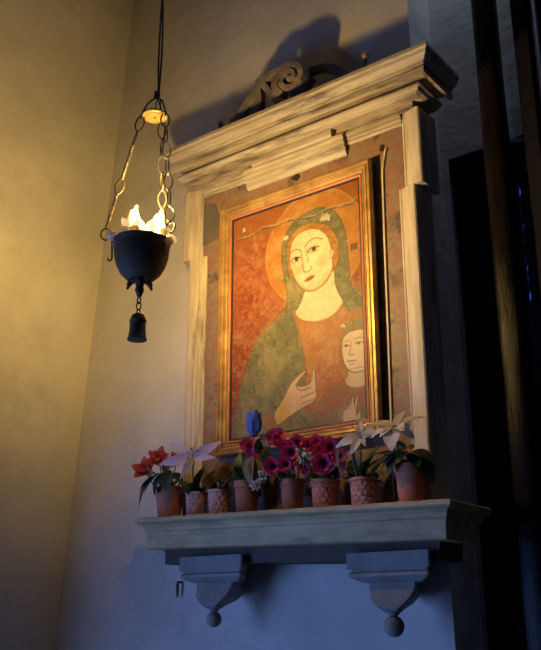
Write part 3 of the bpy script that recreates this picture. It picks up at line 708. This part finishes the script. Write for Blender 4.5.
# ------------------------------------------------------------------ hanging lamp
LC = Vector((-0.093, -0.72, 2.625))           # centre of the bowl's rim
DC = Vector((-0.065, -0.72, 3.035))           # centre of the upper disc
lamp = empty('hanging_lamp', LC, 'lit sanctuary lamp, dark metal bowl hanging on chains from a black cord', 'lamp')
def lp(v): return Vector(v) - LC
bowl = [(0.004, -0.114), (0.022, -0.113), (0.042, -0.104), (0.058, -0.088), (0.069, -0.066), (0.076, -0.040), (0.079, -0.015), (0.0795, 0.0), (0.083, 0.004), (0.083, 0.008), (0.078, 0.008),
        (0.0755, -0.002), (0.073, -0.038), (0.066, -0.063), (0.055, -0.084), (0.040, -0.099), (0.020, -0.108), (0.002, -0.109)]
bo = MB().lathe(bowl, 40, wob=lambda r, z, a: r*(1+0.012*math.sin(a*8)*max(0, 1+z*9))).build('bowl', M['iron'], lamp, smooth=True)
# calyx and finial beneath the bowl
for k in range(6):
    a = k*math.pi/3+0.3; u = Vector((math.cos(a), math.sin(a), 0)); w = Vector((-u.y, u.x, 0)); secs = []
    for t in range(7):
        s_ = t/6; c = u*(0.004+0.036*s_) + Vector((0, 0, -0.118+0.012*math.sin(s_*2.2)-0.012*s_*s_*s_*1.8)); hw = 0.012*math.sin(0.5+s_*2.2)+0.001
        secs.append([tuple(c-w*hw), tuple(c+Vector((0, 0, 0.003))), tuple(c+w*hw), tuple(c-Vector((0, 0, 0.002)))])
    MB().loft(secs).build('calyx_leaf', M['iron'], lamp, smooth=True)
MB().lathe([(0.003, -0.160), (0.006, -0.158), (0.011, -0.146), (0.013, -0.136), (0.009, -0.126), (0.013, -0.118), (0.015, -0.112)], 16).build('finial', M['iron'], lamp, smooth=True)
def ring(c, ax1, ax2, a, b, n=18): return [tuple(Vector(c)+Vector(ax1)*a*math.cos(2*math.pi*i/n)+Vector(ax2)*b*math.sin(2*math.pi*i/n)) for i in range(n)]
MB().tube(ring((0, 0, -0.169), (1, 0, 0), (0, 0, 1), 0.007, 0.009), 0.0018, 6, True).build('chain_link', M['iron'], lamp, smooth=True)
MB().tube(ring((0, 0, -0.186), (0.7, 0.7, 0), (0, 0, 1), 0.006, 0.012), 0.0018, 6, True).build('chain_link', M['iron'], lamp, smooth=True)
MB().tube(ring((0, 0, -0.203), (1, 0, 0), (0, 0, 1), 0.006, 0.008), 0.0018, 6, True).build('chain_link', M['iron'], lamp, smooth=True)
pend = MB().lathe([(0.002, -0.207), (0.008, -0.208), (0.016, -0.212), (0.020, -0.220), (0.021, -0.226), (0.024, -0.228), (0.024, -0.232), (0.0215, -0.235), (0.023, -0.262), (0.025, -0.278), (0.027, -0.281), (0.027, -0.285), (0.022, -0.286), (0.002, -0.284)], 24).build('tassel_weight', M['iron'], lamp, smooth=True, angle=40)
# upper disc
MB().lathe([(0.001, 0.006), (0.030, 0.006), (0.036, 0.003), (0.0375, -0.002), (0.036, -0.005), (0.032, -0.006), (0.030, -0.003), (0.026, -0.003), (0.024, -0.006), (0.004, -0.007), (0.003, -0.014), (0.001, -0.015)], 32, lp(DC)).build('disc', M['disc'], lamp, smooth=True, angle=35)
MB().tube([tuple(lp(DC)+Vector((0.0368*math.cos(a), 0.0368*math.sin(a), -0.001))) for a in [2*math.pi*i/32 for i in range(32)]], 0.0022, 6, True).build('disc_wire', M['cord'], lamp, smooth=True)
# cord: two strands up to the ceiling, knot at the lower end
knot = Vector((-0.060, -0.72, 3.098))
for s_, nm in ((1, 'cord'), (-1, 'cord')):
    pts = []
    for k in range(40):
        z = knot.z + (CEIL-knot.z)*k/39; w = 0.0045*math.sin(min(1.0, (z-knot.z)/0.12)*math.pi/2)
        a = z*7.0
        pts.append(tuple(lp((knot.x+0.006*math.sin(z*2.2+1)+s_*w*math.cos(a), knot.y+s_*w*math.sin(a), z))))
    MB().tube(pts, 0.0030, 6).build(nm, M['cord'], lamp, smooth=True)
kn = MB()
for a0 in (0.0, 1.1, 2.2):
    kn.tube(ring(lp(knot+Vector((0, 0, 0.006*a0))), (math.cos(a0), math.sin(a0), 0.3), (-math.sin(a0), math.cos(a0), 0.4), 0.007, 0.007, 14), 0.0030, 6, True)
kn.build('knot', M['cord'], lamp, smooth=True)
MB().tube(ring(lp(DC+Vector((0.012, 0, 0.030))), (1, 0, 0), (0, 0, 1), 0.010, 0.026), 0.0018, 6, True).build('ring', M['cord'], lamp, smooth=True)
RT = Vector((0.793, 0.609, 0)); FWD = Vector((-0.609, 0.793, 0))
def pol(a, r): return RT*math.cos(a)*r + FWD*math.sin(a)*r
def lens_link(p, q, side, wd, r, name='chain_link', m=None):
    p, q = Vector(p), Vector(q); ax = (q-p); L_ = ax.length; ax.normalize()
    s_ = (Vector(side) - ax*ax.dot(Vector(side))).normalized(); pts = []
    n = 9
    for i in range(n):
        t = i/(n); pts.append(p + ax*L_*t + s_*wd*math.sin(math.pi*t)**0.8)
    for i in range(n):
        t = 1-i/n; pts.append(p + ax*L_*t - s_*wd*math.sin(math.pi*t)**0.8)
    return MB().tube([tuple(v) for v in pts], r, 6, True).build(name, m or M['chain'], lamp, smooth=True)
chains = ((math.radians(182), 0.103, 0.052), (math.radians(-32), 0.100, 0.045), (math.radians(62), 0.098, 0.045))
for ci, (ang, rr, zz) in enumerate(chains):
    top = lp(DC) + pol(ang, 0.037) + Vector((0, 0, -0.002))
    bot = pol(ang, rr) + Vector((0, 0, zz))
    # cord from the knot down to the disc edge
    kp = lp(knot); mid = (kp+top)/2 + pol(ang, 0.006) + Vector((0, 0, 0.010))
    MB().tube([tuple(kp), tuple(mid), tuple(top + pol(ang, 0.003) + Vector((0, 0, 0.004))), tuple(top + pol(ang, 0.002)-Vector((0, 0, 0.012)))], 0.0026, 6).build('suspension_cord', M['cord'], lamp, smooth=True)
    nl = 7; ax = (bot-top)
    perp = FWD.cross(ax).normalized(); perp2 = ax.cross(perp).normalized()
    for k in range(nl):
        a = top + ax*(k/nl) - ax.normalized()*0.003; b = top + ax*((k+1)/nl) + ax.normalized()*0.003
        if ci == 0 and k in (2, 3, 5, 6):                 # twisted wire lengths of the left chain
            for ph in (0, math.pi):
                pts = [tuple(a+(b-a)*t/16 + (perp*math.cos(t*1.5+ph)+perp2*math.sin(t*1.5+ph))*0.0034) for t in range(17)]
                MB().tube(pts, 0.0028, 6).build('twisted_wire', M['chain'], lamp, smooth=True)
        else:
            lens_link(a, b, perp if k % 2 == 0 else perp*0.5+perp2, 0.0125, 0.0023, m=M['cord'] if k < 2 else M['chain'])
    # curled hook riveted to the bowl
    pts = []
    for k in range(19):
        t = k/18
        if t < 0.45:
            s_ = t/0.45; pts.append(pol(ang, 0.082+0.004*s_) + Vector((0, 0, -0.045+0.075*s_)))
        else:
            s_ = (t-0.45)/0.55; a2 = math.pi*(0.0+1.55*s_); pts.append(pol(ang, 0.086+0.016*(1-math.cos(a2))) + Vector((0, 0, 0.030+0.018*math.sin(a2))))
    pts = [pol(ang, 0.094)+Vector((0, 0, -0.043)), pol(ang, 0.092)+Vector((0, 0, -0.050)), pol(ang, 0.086)+Vector((0, 0, -0.051))] + pts
    MB().tube([tuple(p) for p in pts], 0.0026, 6).build('hook', M['iron'], lamp, smooth=True)
# bulb and milk-glass petals
BULB = Vector((-0.062, -0.681, 2.647))
bl_ = lp(BULB)
MB().lathe([(0.001, -0.030), (0.012, -0.029), (0.019, -0.022), (0.022, -0.008), (0.022, 0.012), (0.019, 0.028), (0.012, 0.042), (0.007, 0.056), (0.0045, 0.070), (0.0025, 0.084), (0.001, 0.090)], 16, bl_).build('bulb', M['bulb'], lamp, smooth=True)
MB().lathe([(0.009, -0.070), (0.010, -0.030), (0.008, -0.0295), (0.001, -0.0295)], 14, bl_).build('bulb_socket', M['iron'], lamp, smooth=True)

def petal_mesh(name, L_, W, m, cup=0.2, curl=0.3, tip=1.0, nu=6, nv=8, ruffle=0.0, base=0.12, fold=0.0):
    """petal growing along +x from the origin, face up +z; curl bends it up (+) or back (-)"""
    vs = []; fs = []
    for j in range(nv+1):
        t = j/nv
        w = W*0.5*(base*(1-t) + math.sin(math.pi*min(1.0, t**0.85*0.94+0.03))**(0.75*tip))
        ang = curl*t
        cx_ = L_*(math.sin(ang*1.0)/ang if abs(curl) > 1e-4 and t > 0 else 1.0)*t if t > 0 else 0.0
        cz_ = L_*t*((1-math.cos(ang))/ang if abs(ang) > 1e-4 else 0.0)
        for i in range(nu+1):
            s_ = i/nu*2-1
            z = cz_ + cup*w*(s_*s_) + fold*w*abs(s_) + ruffle*W*math.sin(s_*5+t*9)*t
            vs.append((cx_ - 0.04*L_*s_*s_*t, s_*w, z))
    for j in range(nv):
        for i in range(nu):
            a = j*(nu+1)+i; fs.append((a, a+1, a+nu+2, a+nu+1))
    me = bpy.data.meshes.new(name); me.from_pydata(vs, [], fs); me.update(); me.materials.append(m)
    me.polygons.foreach_set('use_smooth', [True]*len(me.polygons)); return me

def aim(d, up=(0, 0, 1)):
    """rotation taking +x to d with +z as near to up as can be"""
    x = Vector(d).normalized(); u = Vector(up); y = u.cross(x)
    if y.length < 1e-4: y = Vector((0, 1, 0)).cross(x)
    y.normalize(); z = x.cross(y)
    return Matrix((x, y, z)).transposed().to_quaternion()

gp = petal_mesh('glass_petal', 0.092, 0.056, M['glass'], cup=0.5, curl=0.5, tip=0.8, ruffle=0.03)
for ang, tilt, sc_ in ((182, 84, 1.35), (212, 55, 0.8), (150, 55, 0.8), (-12, 66, 1.05), (-48, 60, 0.65), (-95, 60, 0.65), (-120, 66, 0.95)):
    a = math.radians(ang); d = pol(a, math.cos(math.radians(tilt))) + Vector((0, 0, math.sin(math.radians(tilt))))
    o = link('glass_petal', gp, lamp, tuple(pol(a, 0.040)+Vector((0, 0, 0.0))), aim(d, pol(a, -1.0)+Vector((0, 0, 0.4)))); o.scale = (sc_, sc_, sc_)
rm = MB().ball((0, 0, 0), 0.015, 14, 9, (1.1, 1.1, 0.9)).mesh('glass_bead', M['glass'], True)
for ang, r_, z in ((178, 0.080, 0.022), (198, 0.083, 0.014), (163, 0.076, 0.016), (-8, 0.085, 0.010), (-22, 0.084, -0.004), (-30, 0.080, 0.022), (235, 0.070, 0.016), (260, 0.062, 0.018)):
    link('glass_bead', rm, lamp, tuple(pol(math.radians(ang), r_)+Vector((0, 0, z))))

# ------------------------------------------------------------------ potted flowers on the shelf
rnd = random.Random(11)
def pot_mesh(name, h, r1, r0, m, style):
    """r1 top radius, r0 base radius"""
    mb = MB(); rimh = h*0.22
    if style == 'plain':
        prof = [(r0*0.5, 0.004), (r0, 0.0), (r0+(r1*0.92-r0)*0.5, h*0.39), (r1*0.90, h-rimh), (r1*0.985, h-rimh+0.001), (r1, h-0.003), (r1*0.99, h), (r1*0.90, h), (r1*0.86, h-rimh), (r0*0.9, 0.006), (0.002, 0.005)]
        mb.lathe(prof, 36)
        return mb.mesh(name, m, True, 30)
    rows = 5; nb = 12; nz_ = 30; prof = [(r0*0.5, 0.003)]
    zs = [h*0.9*k/nz_ for k in range(nz_+1)]
    prof += [(r0+(r1*0.95-r0)*z/h, z) for z in zs]
    prof += [(r1, h*0.905), (r1*1.02, h*0.93), (r1*1.02, h*0.98), (r1, h), (r1*0.92, h), (r1*0.88, h*0.85), (r0*0.9, 0.006), (0.002, 0.005)]
    def wob(r, z, a):
        if r < r0*0.98 or z > h*0.9 or z < 0.0005: return r
        row = int(z/(h*0.9)*rows); fz = (z/(h*0.9)*rows) % 1.0
        fa = (a/(2*math.pi)*nb + 0.5*(row % 2)) % 1.0
        e = min(1.0, min(fz, 1-fz)*5.0)*min(1.0, min(fa, 1-fa)*5.0)
        return r*0.965 + 0.0026*e
    mb.lathe(prof, 72, wob=wob)
    return mb.mesh(name, m, True, 60)

def curve_pts(a, b, sag, n=8):
    a, b, s_ = Vector(a), Vector(b), Vector(sag)
    return [tuple(a.lerp(b, t/n) + s_*math.sin(math.pi*t/n)) for t in range(n+1)]

PM = {
 'lily': petal_mesh('lily_petal', 1.0, 0.25, M['p_lily'], cup=0.25, curl=-0.75, tip=1.2, fold=0.15),
 'lily_w': petal_mesh('lily_petal_white', 1.0, 0.34, M['p_white'], cup=0.25, curl=-1.0, tip=1.15, fold=0.15),
 'beige': petal_mesh('long_beige_petal', 1.0, 0.36, M['p_beige'], cup=0.3, curl=-0.6, tip=1.0, ruffle=0.02),
 'white': petal_mesh('white_petal', 1.0, 0.52, M['p_white'], cup=0.25, curl=-0.9, tip=1.0, ruffle=0.03),
 'coral': petal_mesh('coral_petal', 1.0, 0.60, M['p_coral'], cup=0.3, curl=0.35, tip=0.9, ruffle=0.03),
 'rose_in': petal_mesh('rose_petal_inner', 1.0, 1.1, M['p_pink'], cup=0.55, curl=0.9, tip=0.6, ruffle=0.02),
 'rose_out': petal_mesh('rose_petal_outer', 1.0, 1.1, M['p_pink'], cup=0.35, curl=0.2, tip=0.6, ruffle=0.04),
 'anem': petal_mesh('anemone_petal', 1.0, 0.85, M['p_magenta'], cup=0.25, curl=0.3, tip=0.6, ruffle=0.03),
 'tulip': petal_mesh('tulip_petal', 1.0, 0.62, M['p_blue'], cup=0.75, curl=0.25, tip=0.8),
 'leaf': petal_mesh('leaf', 1.0, 0.46, M['leaf'], cup=0.1, curl=-0.6, tip=1.0, fold=0.25),
 'leaf_dry': petal_mesh('dry_leaf', 1.0, 0.50, M['leaf_dry'], cup=0.2, curl=-0.5, tip=1.0, fold=0.3),
 'leaf_red': petal_mesh('red_leaf', 1.0, 0.40, M['leaf_red'], cup=0.2, curl=-0.6, tip=1.0, fold=0.3),
}
CAMDIR = Vector((0.62, -0.75, -0.15)).normalized()    # the flowers mostly face out over the shelf edge

class Plant:
    def __init__(s, x, y, label, h, r1, r0, m, style):
        s.base = Vector((x, y, shelf_z(x)))
        s.root = empty('potted_flowers', s.base, label, 'potted plant', 'flower pots on the shelf')
        p = link('pot', pot_mesh('pot', h, r1, r0, m, style), s.root)
        MB().lathe([(0.001, h*0.80), (r1*0.84, h*0.80), (r1*0.84, h*0.83), (0.001, h*0.835)], 24).build('soil', M['soil'], p, smooth=True)
        s.top = Vector((0, 0, h*0.82)); s.r = r1*0.5
    def L(s, w): return Vector(w) - s.base
    def stem(s, to, r=0.0022):
        to = s.L(to); a = s.top + Vector((max(-s.r, min(s.r, to.x*0.35)), max(-s.r, min(s.r, to.y*0.35)), 0))
        MB().tube(curve_pts(a, to, (to-a).cross(Vector((0, 1, 0)))*0.05), r, 6).build('stem', M['stem'], s.root, smooth=True)
    def petal(s, parent, key, loc, d, up, sc, name='petal', wsc=1.0):
        o = link(name, PM[key], parent, tuple(loc), aim(d, up)); o.scale = (sc, sc*wsc, sc); return o
    def leaf(s, at, to, up=(0, -0.4, 1), key='leaf', wsc=1.0):
        a, b = s.L(at), s.L(to); o = link('leaf', PM[key], s.root, tuple(a), aim(b-a, up)); n = (b-a).length; o.scale = (n, n*wsc, n); return o
    def bush(s, n, r, zlo, zhi, seed):
        g = random.Random(seed)
        for k in range(n):
            a = g.uniform(math.pi*0.05, math.pi*0.95) if k % 3 else g.uniform(-math.pi, 0)
            d = g.uniform(0.55, 1.0)*r; x, y = math.cos(a)*d, math.sin(a)*d*0.42
            z = g.uniform(zlo, zhi)
            at = s.base + s.top + Vector((x*0.25, y*0.2, 0.005)); to = s.base + Vector((x, y, z))
            s.leaf(at, to, wsc=g.uniform(1.0, 1.5))
    def head(s, name, at, mb, m):
        return mb.build(name, m, s.root, tuple(s.L(at)), smooth=True)
    def basis(s, face):
        f = Vector(face).normalized(); e = f.cross(Vector((0, 0, 1))).normalized(); g = e.cross(f); return f, e, g
    def radial(s, flower, face, key, n, size, open_, a0=0.0, up_sign=1, jitter=0.1, wsc=1.0, off=0.0):
        f, e, g = s.basis(face)
        for k in range(n):
            a = a0 + 2*math.pi*k/n + rnd.uniform(-jitter, jitter)
            rd = e*math.cos(a) + g*math.sin(a)
            d = rd*math.sin(open_) + f*math.cos(open_)
            s.petal(flower, key, rd*off, d, f*up_sign, size*rnd.uniform(0.92, 1.08), wsc=wsc)
    def rose(s, at, size, face=CAMDIR):
        h = s.head('rose', at, MB().ball((0, 0, 0), size*0.22, 10, 7), M['p_pink'])
        s.radial(h, face, 'rose_in', 4, size*0.55, 0.45, 0.2); s.radial(h, face, 'rose_in', 5, size*0.75, 0.85, 0.7); s.radial(h, face, 'rose_out', 6, size*1.0, 1.3, 0.1)
        s.stem(Vector(at)-Vector(face).normalized()*size*0.2)
    def anemone(s, at, size, face=CAMDIR, a0=0.0):
        f = Vector(face).normalized()
        h = s.head('anemone', at, MB().ball(tuple(f*size*0.10), size*0.20, 12, 8), M['dark_centre'])
        s.radial(h, face, 'anem', 6, size*1.05, 1.35, a0); s.radial(h, face, 'anem', 5, size*0.85, 1.1, a0+0.5)
        st = MB(); ff, e, g = s.basis(face)
        for k in range(14):
            a = k*2*math.pi/14; st.ball(tuple(ff*size*0.16+(e*math.cos(a)+g*math.sin(a))*size*0.30), size*0.035, 6, 4)
        st.build('stamen_ring', M['dark_centre'], h)
        s.stem(Vector(at)-f*size*0.1)
    def lily(s, at, tips, key, face=CAMDIR):
        f = Vector(face).normalized()
        h = s.head('lily', at, MB().tube([tuple(-f*0.03), tuple(-f*0.01), (0, 0, 0)], [0.003, 0.006, 0.007], 8), M['stem'])
        for t in tips:
            v = Vector(t)-Vector(at); L_ = v.length
            s.petal(h, key, (0, 0, 0), v.normalized()*0.85+f*0.40, f, L_*1.05)
        ff, e, g = s.basis(face)
        for k in range(6):
            a = k*math.pi/3+0.3; tip = f*0.042 + (e*math.cos(a)+g*math.sin(a))*0.018 + Vector((0, 0, 0.008))
            st = MB().tube(curve_pts((0, 0, 0), tip, (0, 0, 0.003), 5), 0.0011, 5).build('stamen', M['filler'], h, smooth=True)
            MB().ball(tuple(tip), 0.0022, 8, 5, (1, 1, 1.6)).build('anther', M['anther'], h, smooth=True)
        s.stem(Vector(at)-f*0.03)
    def pompom(s, at, r, m):
        c = s.head('pompom', at, MB().ball((0, 0, 0), r*0.72, 14, 10), m)
        mb = MB()
        for k in range(170):
            z = 1-2*(k+0.5)/170; a = k*2.39996; q = math.sqrt(1-z*z); n = Vector((q*math.cos(a), q*math.sin(a), z))
            e = n.orthogonal().normalized(); g = n.cross(e); b = n*r*0.62; w = r*0.13
            tip = n*r*rnd.uniform(0.92, 1.06)+Vector((0, 0, r*0.06))
            mb.add([tuple(b+e*w), tuple(b+g*w), tuple(b-e*w), tuple(b-g*w), tuple(tip+e*w*0.5), tuple(tip+g*w*0.5), tuple(tip-e*w*0.5), tuple(tip-g*w*0.5)],
                   [(0, 1, 5, 4), (1, 2, 6, 5), (2, 3, 7, 6), (3, 0, 4, 7), (4, 5, 6, 7)])
        o = mb.build('petals', m, c); o['kind'] = 'stuff'
        s.stem(Vector(at)-Vector((0, 0, r*0.7)))
    def sprig(s, at, spread, n, m=None, r=0.0045):
        mb = MB(); a0 = s.L(at); st = MB()
        for k in range(n):
            p = a0+Vector((rnd.uniform(-1, 1), rnd.uniform(-0.4, 0.4), rnd.uniform(-1, 1)))*spread
            mb.ball(tuple(p), r*rnd.uniform(0.7, 1.2), 7, 5)
            st.tube([tuple(a0+Vector((0, 0, -spread*1.2))), tuple(p)], 0.0008, 4)
        o = mb.build('filler_blossoms', m or M['filler'], s.root, smooth=True); o['kind'] = 'stuff'
        st.tube([tuple(s.top), tuple(a0+Vector((0, 0, -spread*1.2)))], 0.0012, 5)
        o = st.build('filler_stems', M['stem'], s.root); o['kind'] = 'stuff'

PY = -0.165
# 1: coral flowers
p = Plant(-0.482, PY, 'plain terracotta pot of coral red flowers at the far left end of the shelf', 0.104, 0.052, 0.036, M['terracotta'], 'plain')
p.bush(10, 0.080, 0.06, 0.16, 21)
for at, sz, a0 in (((-0.556, -0.210, 2.092), 0.052, 0.2), ((-0.486, -0.215, 2.122), 0.054, 0.6), ((-0.432, -0.190, 2.112), 0.046, 0.0)):
    fc = Vector((0.35, -0.8, 0.35)); h = p.head('coral_flower', at, MB().ball((0, -0.004, 0), sz*0.16, 10, 7), M['yellow_centre'])
    p.radial(h, fc, 'coral', 5, sz, 1.15, a0); p.radial(h, fc, 'coral', 5, sz*0.75, 0.7, a0+0.6); p.stem(at)
p.sprig((-0.522, -0.22, 2.086), 0.013, 10, M['yellow_centre'], 0.005)
for a, b in (((-0.49, -0.18, 2.085), (-0.492, -0.15, 2.160)), ((-0.52, -0.20, 2.075), (-0.585, -0.23, 2.040)), ((-0.53, -0.21, 2.060), (-0.590, -0.24, 1.975)), ((-0.47, -0.21, 2.080), (-0.500, -0.25, 2.015)),
             ((-0.45, -0.21, 2.085), (-0.430, -0.25, 2.020)), ((-0.49, -0.21, 2.080), (-0.555, -0.24, 2.030)), ((-0.46, -0.19, 2.075), (-0.395, -0.20, 2.060))):
    p.leaf(a, b, wsc=1.25)
# 2: pink lily
p = Plant(-0.361, PY, 'small pale pink basket-weave pot with a large open pink lily', 0.080, 0.0365, 0.031, M['terracotta_pale'], 'weave')
p.bush(9, 0.070, 0.05, 0.13, 22)
p.lily((-0.345, -0.205, 2.120), ((-0.449, -0.215, 2.172), (-0.330, -0.19, 2.190), (-0.232, -0.20, 2.156), (-0.250, -0.225, 2.105), (-0.367, -0.24, 2.045), (-0.462, -0.23, 2.105)), 'lily')
for a, b in (((-0.35, -0.18, 2.01), (-0.315, -0.21, 2.085)), ((-0.37, -0.19, 2.01), (-0.405, -0.21, 2.065)), ((-0.35, -0.17, 2.02), (-0.330, -0.20, 2.095)), ((-0.36, -0.20, 2.00), (-0.335, -0.235, 2.045))):
    p.leaf(a, b)
# 3: ochre pompoms
p = Plant(-0.262, PY, 'small pinkish basket-weave pot with ochre pompom flowers', 0.082, 0.0385, 0.033, M['terracotta_pale'], 'weave')
p.bush(9, 0.060, 0.05, 0.15, 23)
for at, r in (((-0.282, -0.200, 2.036), 0.024), ((-0.222, -0.195, 2.056), 0.029), ((-0.256, -0.165, 2.075), 0.024)): p.pompom(at, r, M['p_ochre'])
for a, b in (((-0.26, -0.17, 2.01), (-0.30, -0.16, 2.10)), ((-0.25, -0.17, 2.01), (-0.20, -0.20, 2.02)), ((-0.26, -0.16, 2.01), (-0.235, -0.15, 2.12)), ((-0.27, -0.16, 2.01), (-0.315, -0.19, 2.045))):
    p.leaf(a, b)
# 4: mixed bouquet with the blue tulip
p = Plant(-0.151, PY, 'dark brown terracotta pot with a blue tulip, pink roses and a dried leaf', 0.102, 0.0415, 0.031, M['terracotta_dark'], 'plain')
p.bush(12, 0.080, 0.05, 0.20, 24)
h = p.head('tulip', (-0.104, -0.190, 2.166), MB().ball((0, 0, 0), 0.010, 10, 7), M['stem'])
for k in range(6):
    a = k*math.pi/3+0.4; d = Vector((math.cos(a)*0.30, math.sin(a)*0.30, 1)); p.petal(h, 'tulip', (math.cos(a)*0.012, math.sin(a)*0.012, -0.004), d, (-math.cos(a), -math.sin(a), 0.3), 0.080 if k % 2 else 0.074)
p.stem((-0.104, -0.190, 2.160))
p.rose((-0.006, -0.205, 2.142), 0.034); p.rose((-0.118, -0.205, 2.130), 0.028); p.rose((-0.100, -0.20, 2.088), 0.023)
for a, b in (((-0.085, -0.215, 2.090), (-0.100, -0.235, 2.000)), ((-0.080, -0.21, 2.085), (-0.060, -0.23, 2.010)), ((-0.060, -0.21, 2.08), (-0.035, -0.22, 2.130))): p.leaf(a, b, key='leaf_dry', wsc=1.1)
for a, b in (((-0.10, -0.20, 2.13), (-0.155, -0.21, 2.165)), ((-0.09, -0.20, 2.13), (-0.05, -0.20, 2.175)), ((-0.12, -0.18, 2.05), (-0.175, -0.20, 2.09)), ((-0.11, -0.19, 2.04), (-0.150, -0.21, 2.060)), ((-0.09, -0.19, 2.12), (-0.02, -0.20, 2.10)),
             ((-0.08, -0.19, 2.10), (-0.07, -0.22, 2.15)), ((-0.13, -0.18, 2.03), (-0.18, -0.19, 2.035))): p.leaf(a, b)
p.sprig((-0.040, -0.215, 2.030), 0.020, 22)
h = p.head('carnation', (-0.068, -0.225, 2.000), MB().ball((0, 0, 0), 0.010, 10, 7), M['p_beige'])
p.radial(h, CAMDIR, 'white', 7, 0.020, 1.2); p.radial(h, CAMDIR, 'beige', 6, 0.018, 0.7, 0.3); p.stem((-0.068, -0.22, 2.002))
# 5: magenta anemones in the brown pot
p = Plant(0.025, PY, 'plain brown terracotta pot of magenta anemones in the middle of the shelf', 0.096, 0.0385, 0.029, M['terracotta_dark'], 'plain')
p.bush(12, 0.080, 0.04, 0.17, 25)
for at, sz, a0 in (((-0.002, -0.225, 2.050), 0.031, 0.2), ((0.058, -0.215, 2.088), 0.033, 0.5), ((0.022, -0.195, 2.112), 0.027, 0.1), ((0.088, -0.195, 2.045), 0.025, 0.3), ((0.100, -0.180, 2.112), 0.027, 0.8), ((0.045, -0.225, 2.052), 0.026, 0.9), ((0.070, -0.200, 2.120), 0.024, 0.4)): p.anemone(at, sz, a0=a0)
for a, b in (((0.02, -0.19, 2.02), (-0.02, -0.21, 2.000)), ((0.03, -0.19, 2.02), (0.06, -0.22, 2.025)), ((0.03, -0.18, 2.03), (0.075, -0.20, 2.085)), ((0.02, -0.18, 2.03), (-0.025, -0.19, 2.085))): p.leaf(a, b)
p.sprig((0.103, -0.212, 2.070), 0.022, 22)
# 6: magenta anemones in the brick-relief pot
p = Plant(0.145, PY, 'brick-patterned terracotta pot of magenta anemones right of the plain brown pot', 0.086, 0.043, 0.036, M['terracotta'], 'weave')
p.bush(12, 0.080, 0.04, 0.17, 26)
for at, sz, a0 in (((0.171, -0.215, 2.044), 0.036, 0.1), ((0.184, -0.195, 2.092), 0.032, 0.4), ((0.135, -0.190, 2.108), 0.029, 0.2), ((0.145, -0.180, 2.060), 0.026, 0.6), ((0.212, -0.190, 2.066), 0.024, 0.3), ((0.158, -0.205, 2.085), 0.026, 0.7)): p.anemone(at, sz, a0=a0)
for a, b in (((0.15, -0.19, 2.00), (0.115, -0.22, 2.005)), ((0.16, -0.19, 2.00), (0.205, -0.22, 2.015)), ((0.15, -0.19, 2.00), (0.16, -0.225, 2.012)), ((0.16, -0.18, 2.00), (0.215, -0.20, 2.05))): p.leaf(a, b)
# 7: pale lily in the chalky brick pot
p = Plant(0.276, PY, 'chalk-stained brick-patterned pot with a drooping pale white lily', 0.082, 0.041, 0.034, M['terracotta_chalk'], 'weave')
p.bush(12, 0.075, 0.03, 0.16, 27)
p.lily((0.297, -0.210, 2.100), ((0.288, -0.19, 2.158), (0.284, -0.245, 2.050), (0.228, -0.235, 2.080), (0.352, -0.21, 2.118), (0.340, -0.18, 2.150), (0.330, -0.24, 2.080)), 'lily_w', Vector((0.4, -0.8, 0.35)))
p.leaf((0.250, -0.225, 2.095), (0.222, -0.245, 2.020), key='leaf_red', wsc=0.7)
for a, b in (((0.245, -0.20, 2.06), (0.232, -0.235, 2.000)), ((0.24, -0.20, 2.03), (0.215, -0.23, 2.055))): p.leaf(a, b, key='leaf_red')
p.stem((0.275, -0.22, 2.085), 0.005); p.stem((0.300, -0.215, 2.06), 0.004)
for a, b in (((0.29, -0.19, 2.00), (0.325, -0.23, 2.055)), ((0.28, -0.18, 2.00), (0.345, -0.20, 2.060)), ((0.30, -0.18, 2.00), (0.350, -0.21, 2.000)), ((0.29, -0.17, 2.02), (0.330, -0.17, 2.110)), ((0.27, -0.17, 2.0), (0.235, -0.17, 2.03))): p.leaf(a, b)
# 8: white flowers in the big pot
p = Plant(0.427, PY, 'large plain terracotta pot with drooping white petals at the right end', 0.110, 0.0455, 0.033, M['terracotta'], 'plain')
p.bush(16, 0.095, 0.03, 0.17, 28)
fc = Vector((0.35, -0.85, 0.25)); h = p.head('white_flower', (0.405, -0.200, 2.118), MB().ball((0, 0, 0), 0.010, 10, 7), M['stem'])
o_ = Vector((0.405, -0.200, 2.118))
for t, k, w in (((0.322, -0.20, 2.138), 'beige', 1.0), ((0.492, -0.20, 2.134), 'beige', 1.0), ((0.420, -0.17, 2.175), 'beige', 1.1), ((0.350, -0.24, 2.100), 'white', 1.0), ((0.420, -0.26, 2.055), 'white', 1.0),
                ((0.470, -0.235, 2.085), 'white', 1.0), ((0.385, -0.25, 2.095), 'white', 0.9), ((0.450, -0.25, 2.105), 'white', 0.9)):
    v = Vector(t)-o_; p.petal(h, k, (0, 0, 0), v.normalized()+Vector((0, -0.1, 0.30)), (0, -0.6, 0.8), v.length*1.08, wsc=w)
p.stem((0.405, -0.200, 2.112), 0.003)
for a, b in (((0.42, -0.19, 2.06), (0.385, -0.245, 2.000)), ((0.43, -0.19, 2.06), (0.470, -0.23, 2.065)), ((0.44, -0.18, 2.05), (0.520, -0.20, 2.035)), ((0.45, -0.18, 2.04), (0.525, -0.21, 1.975)), ((0.42, -0.19, 2.05), (0.350, -0.22, 2.050)),
             ((0.41, -0.19, 2.05), (0.365, -0.235, 2.020)), ((0.43, -0.20, 2.05), (0.440, -0.25, 2.030)), ((0.42, -0.18, 2.06), (0.410, -0.22, 2.095)), ((0.44, -0.18, 2.05), (0.485, -0.23, 2.015)), ((0.40, -0.18, 2.04), (0.330, -0.20, 2.075))):
    p.leaf(a, b, wsc=1.2)
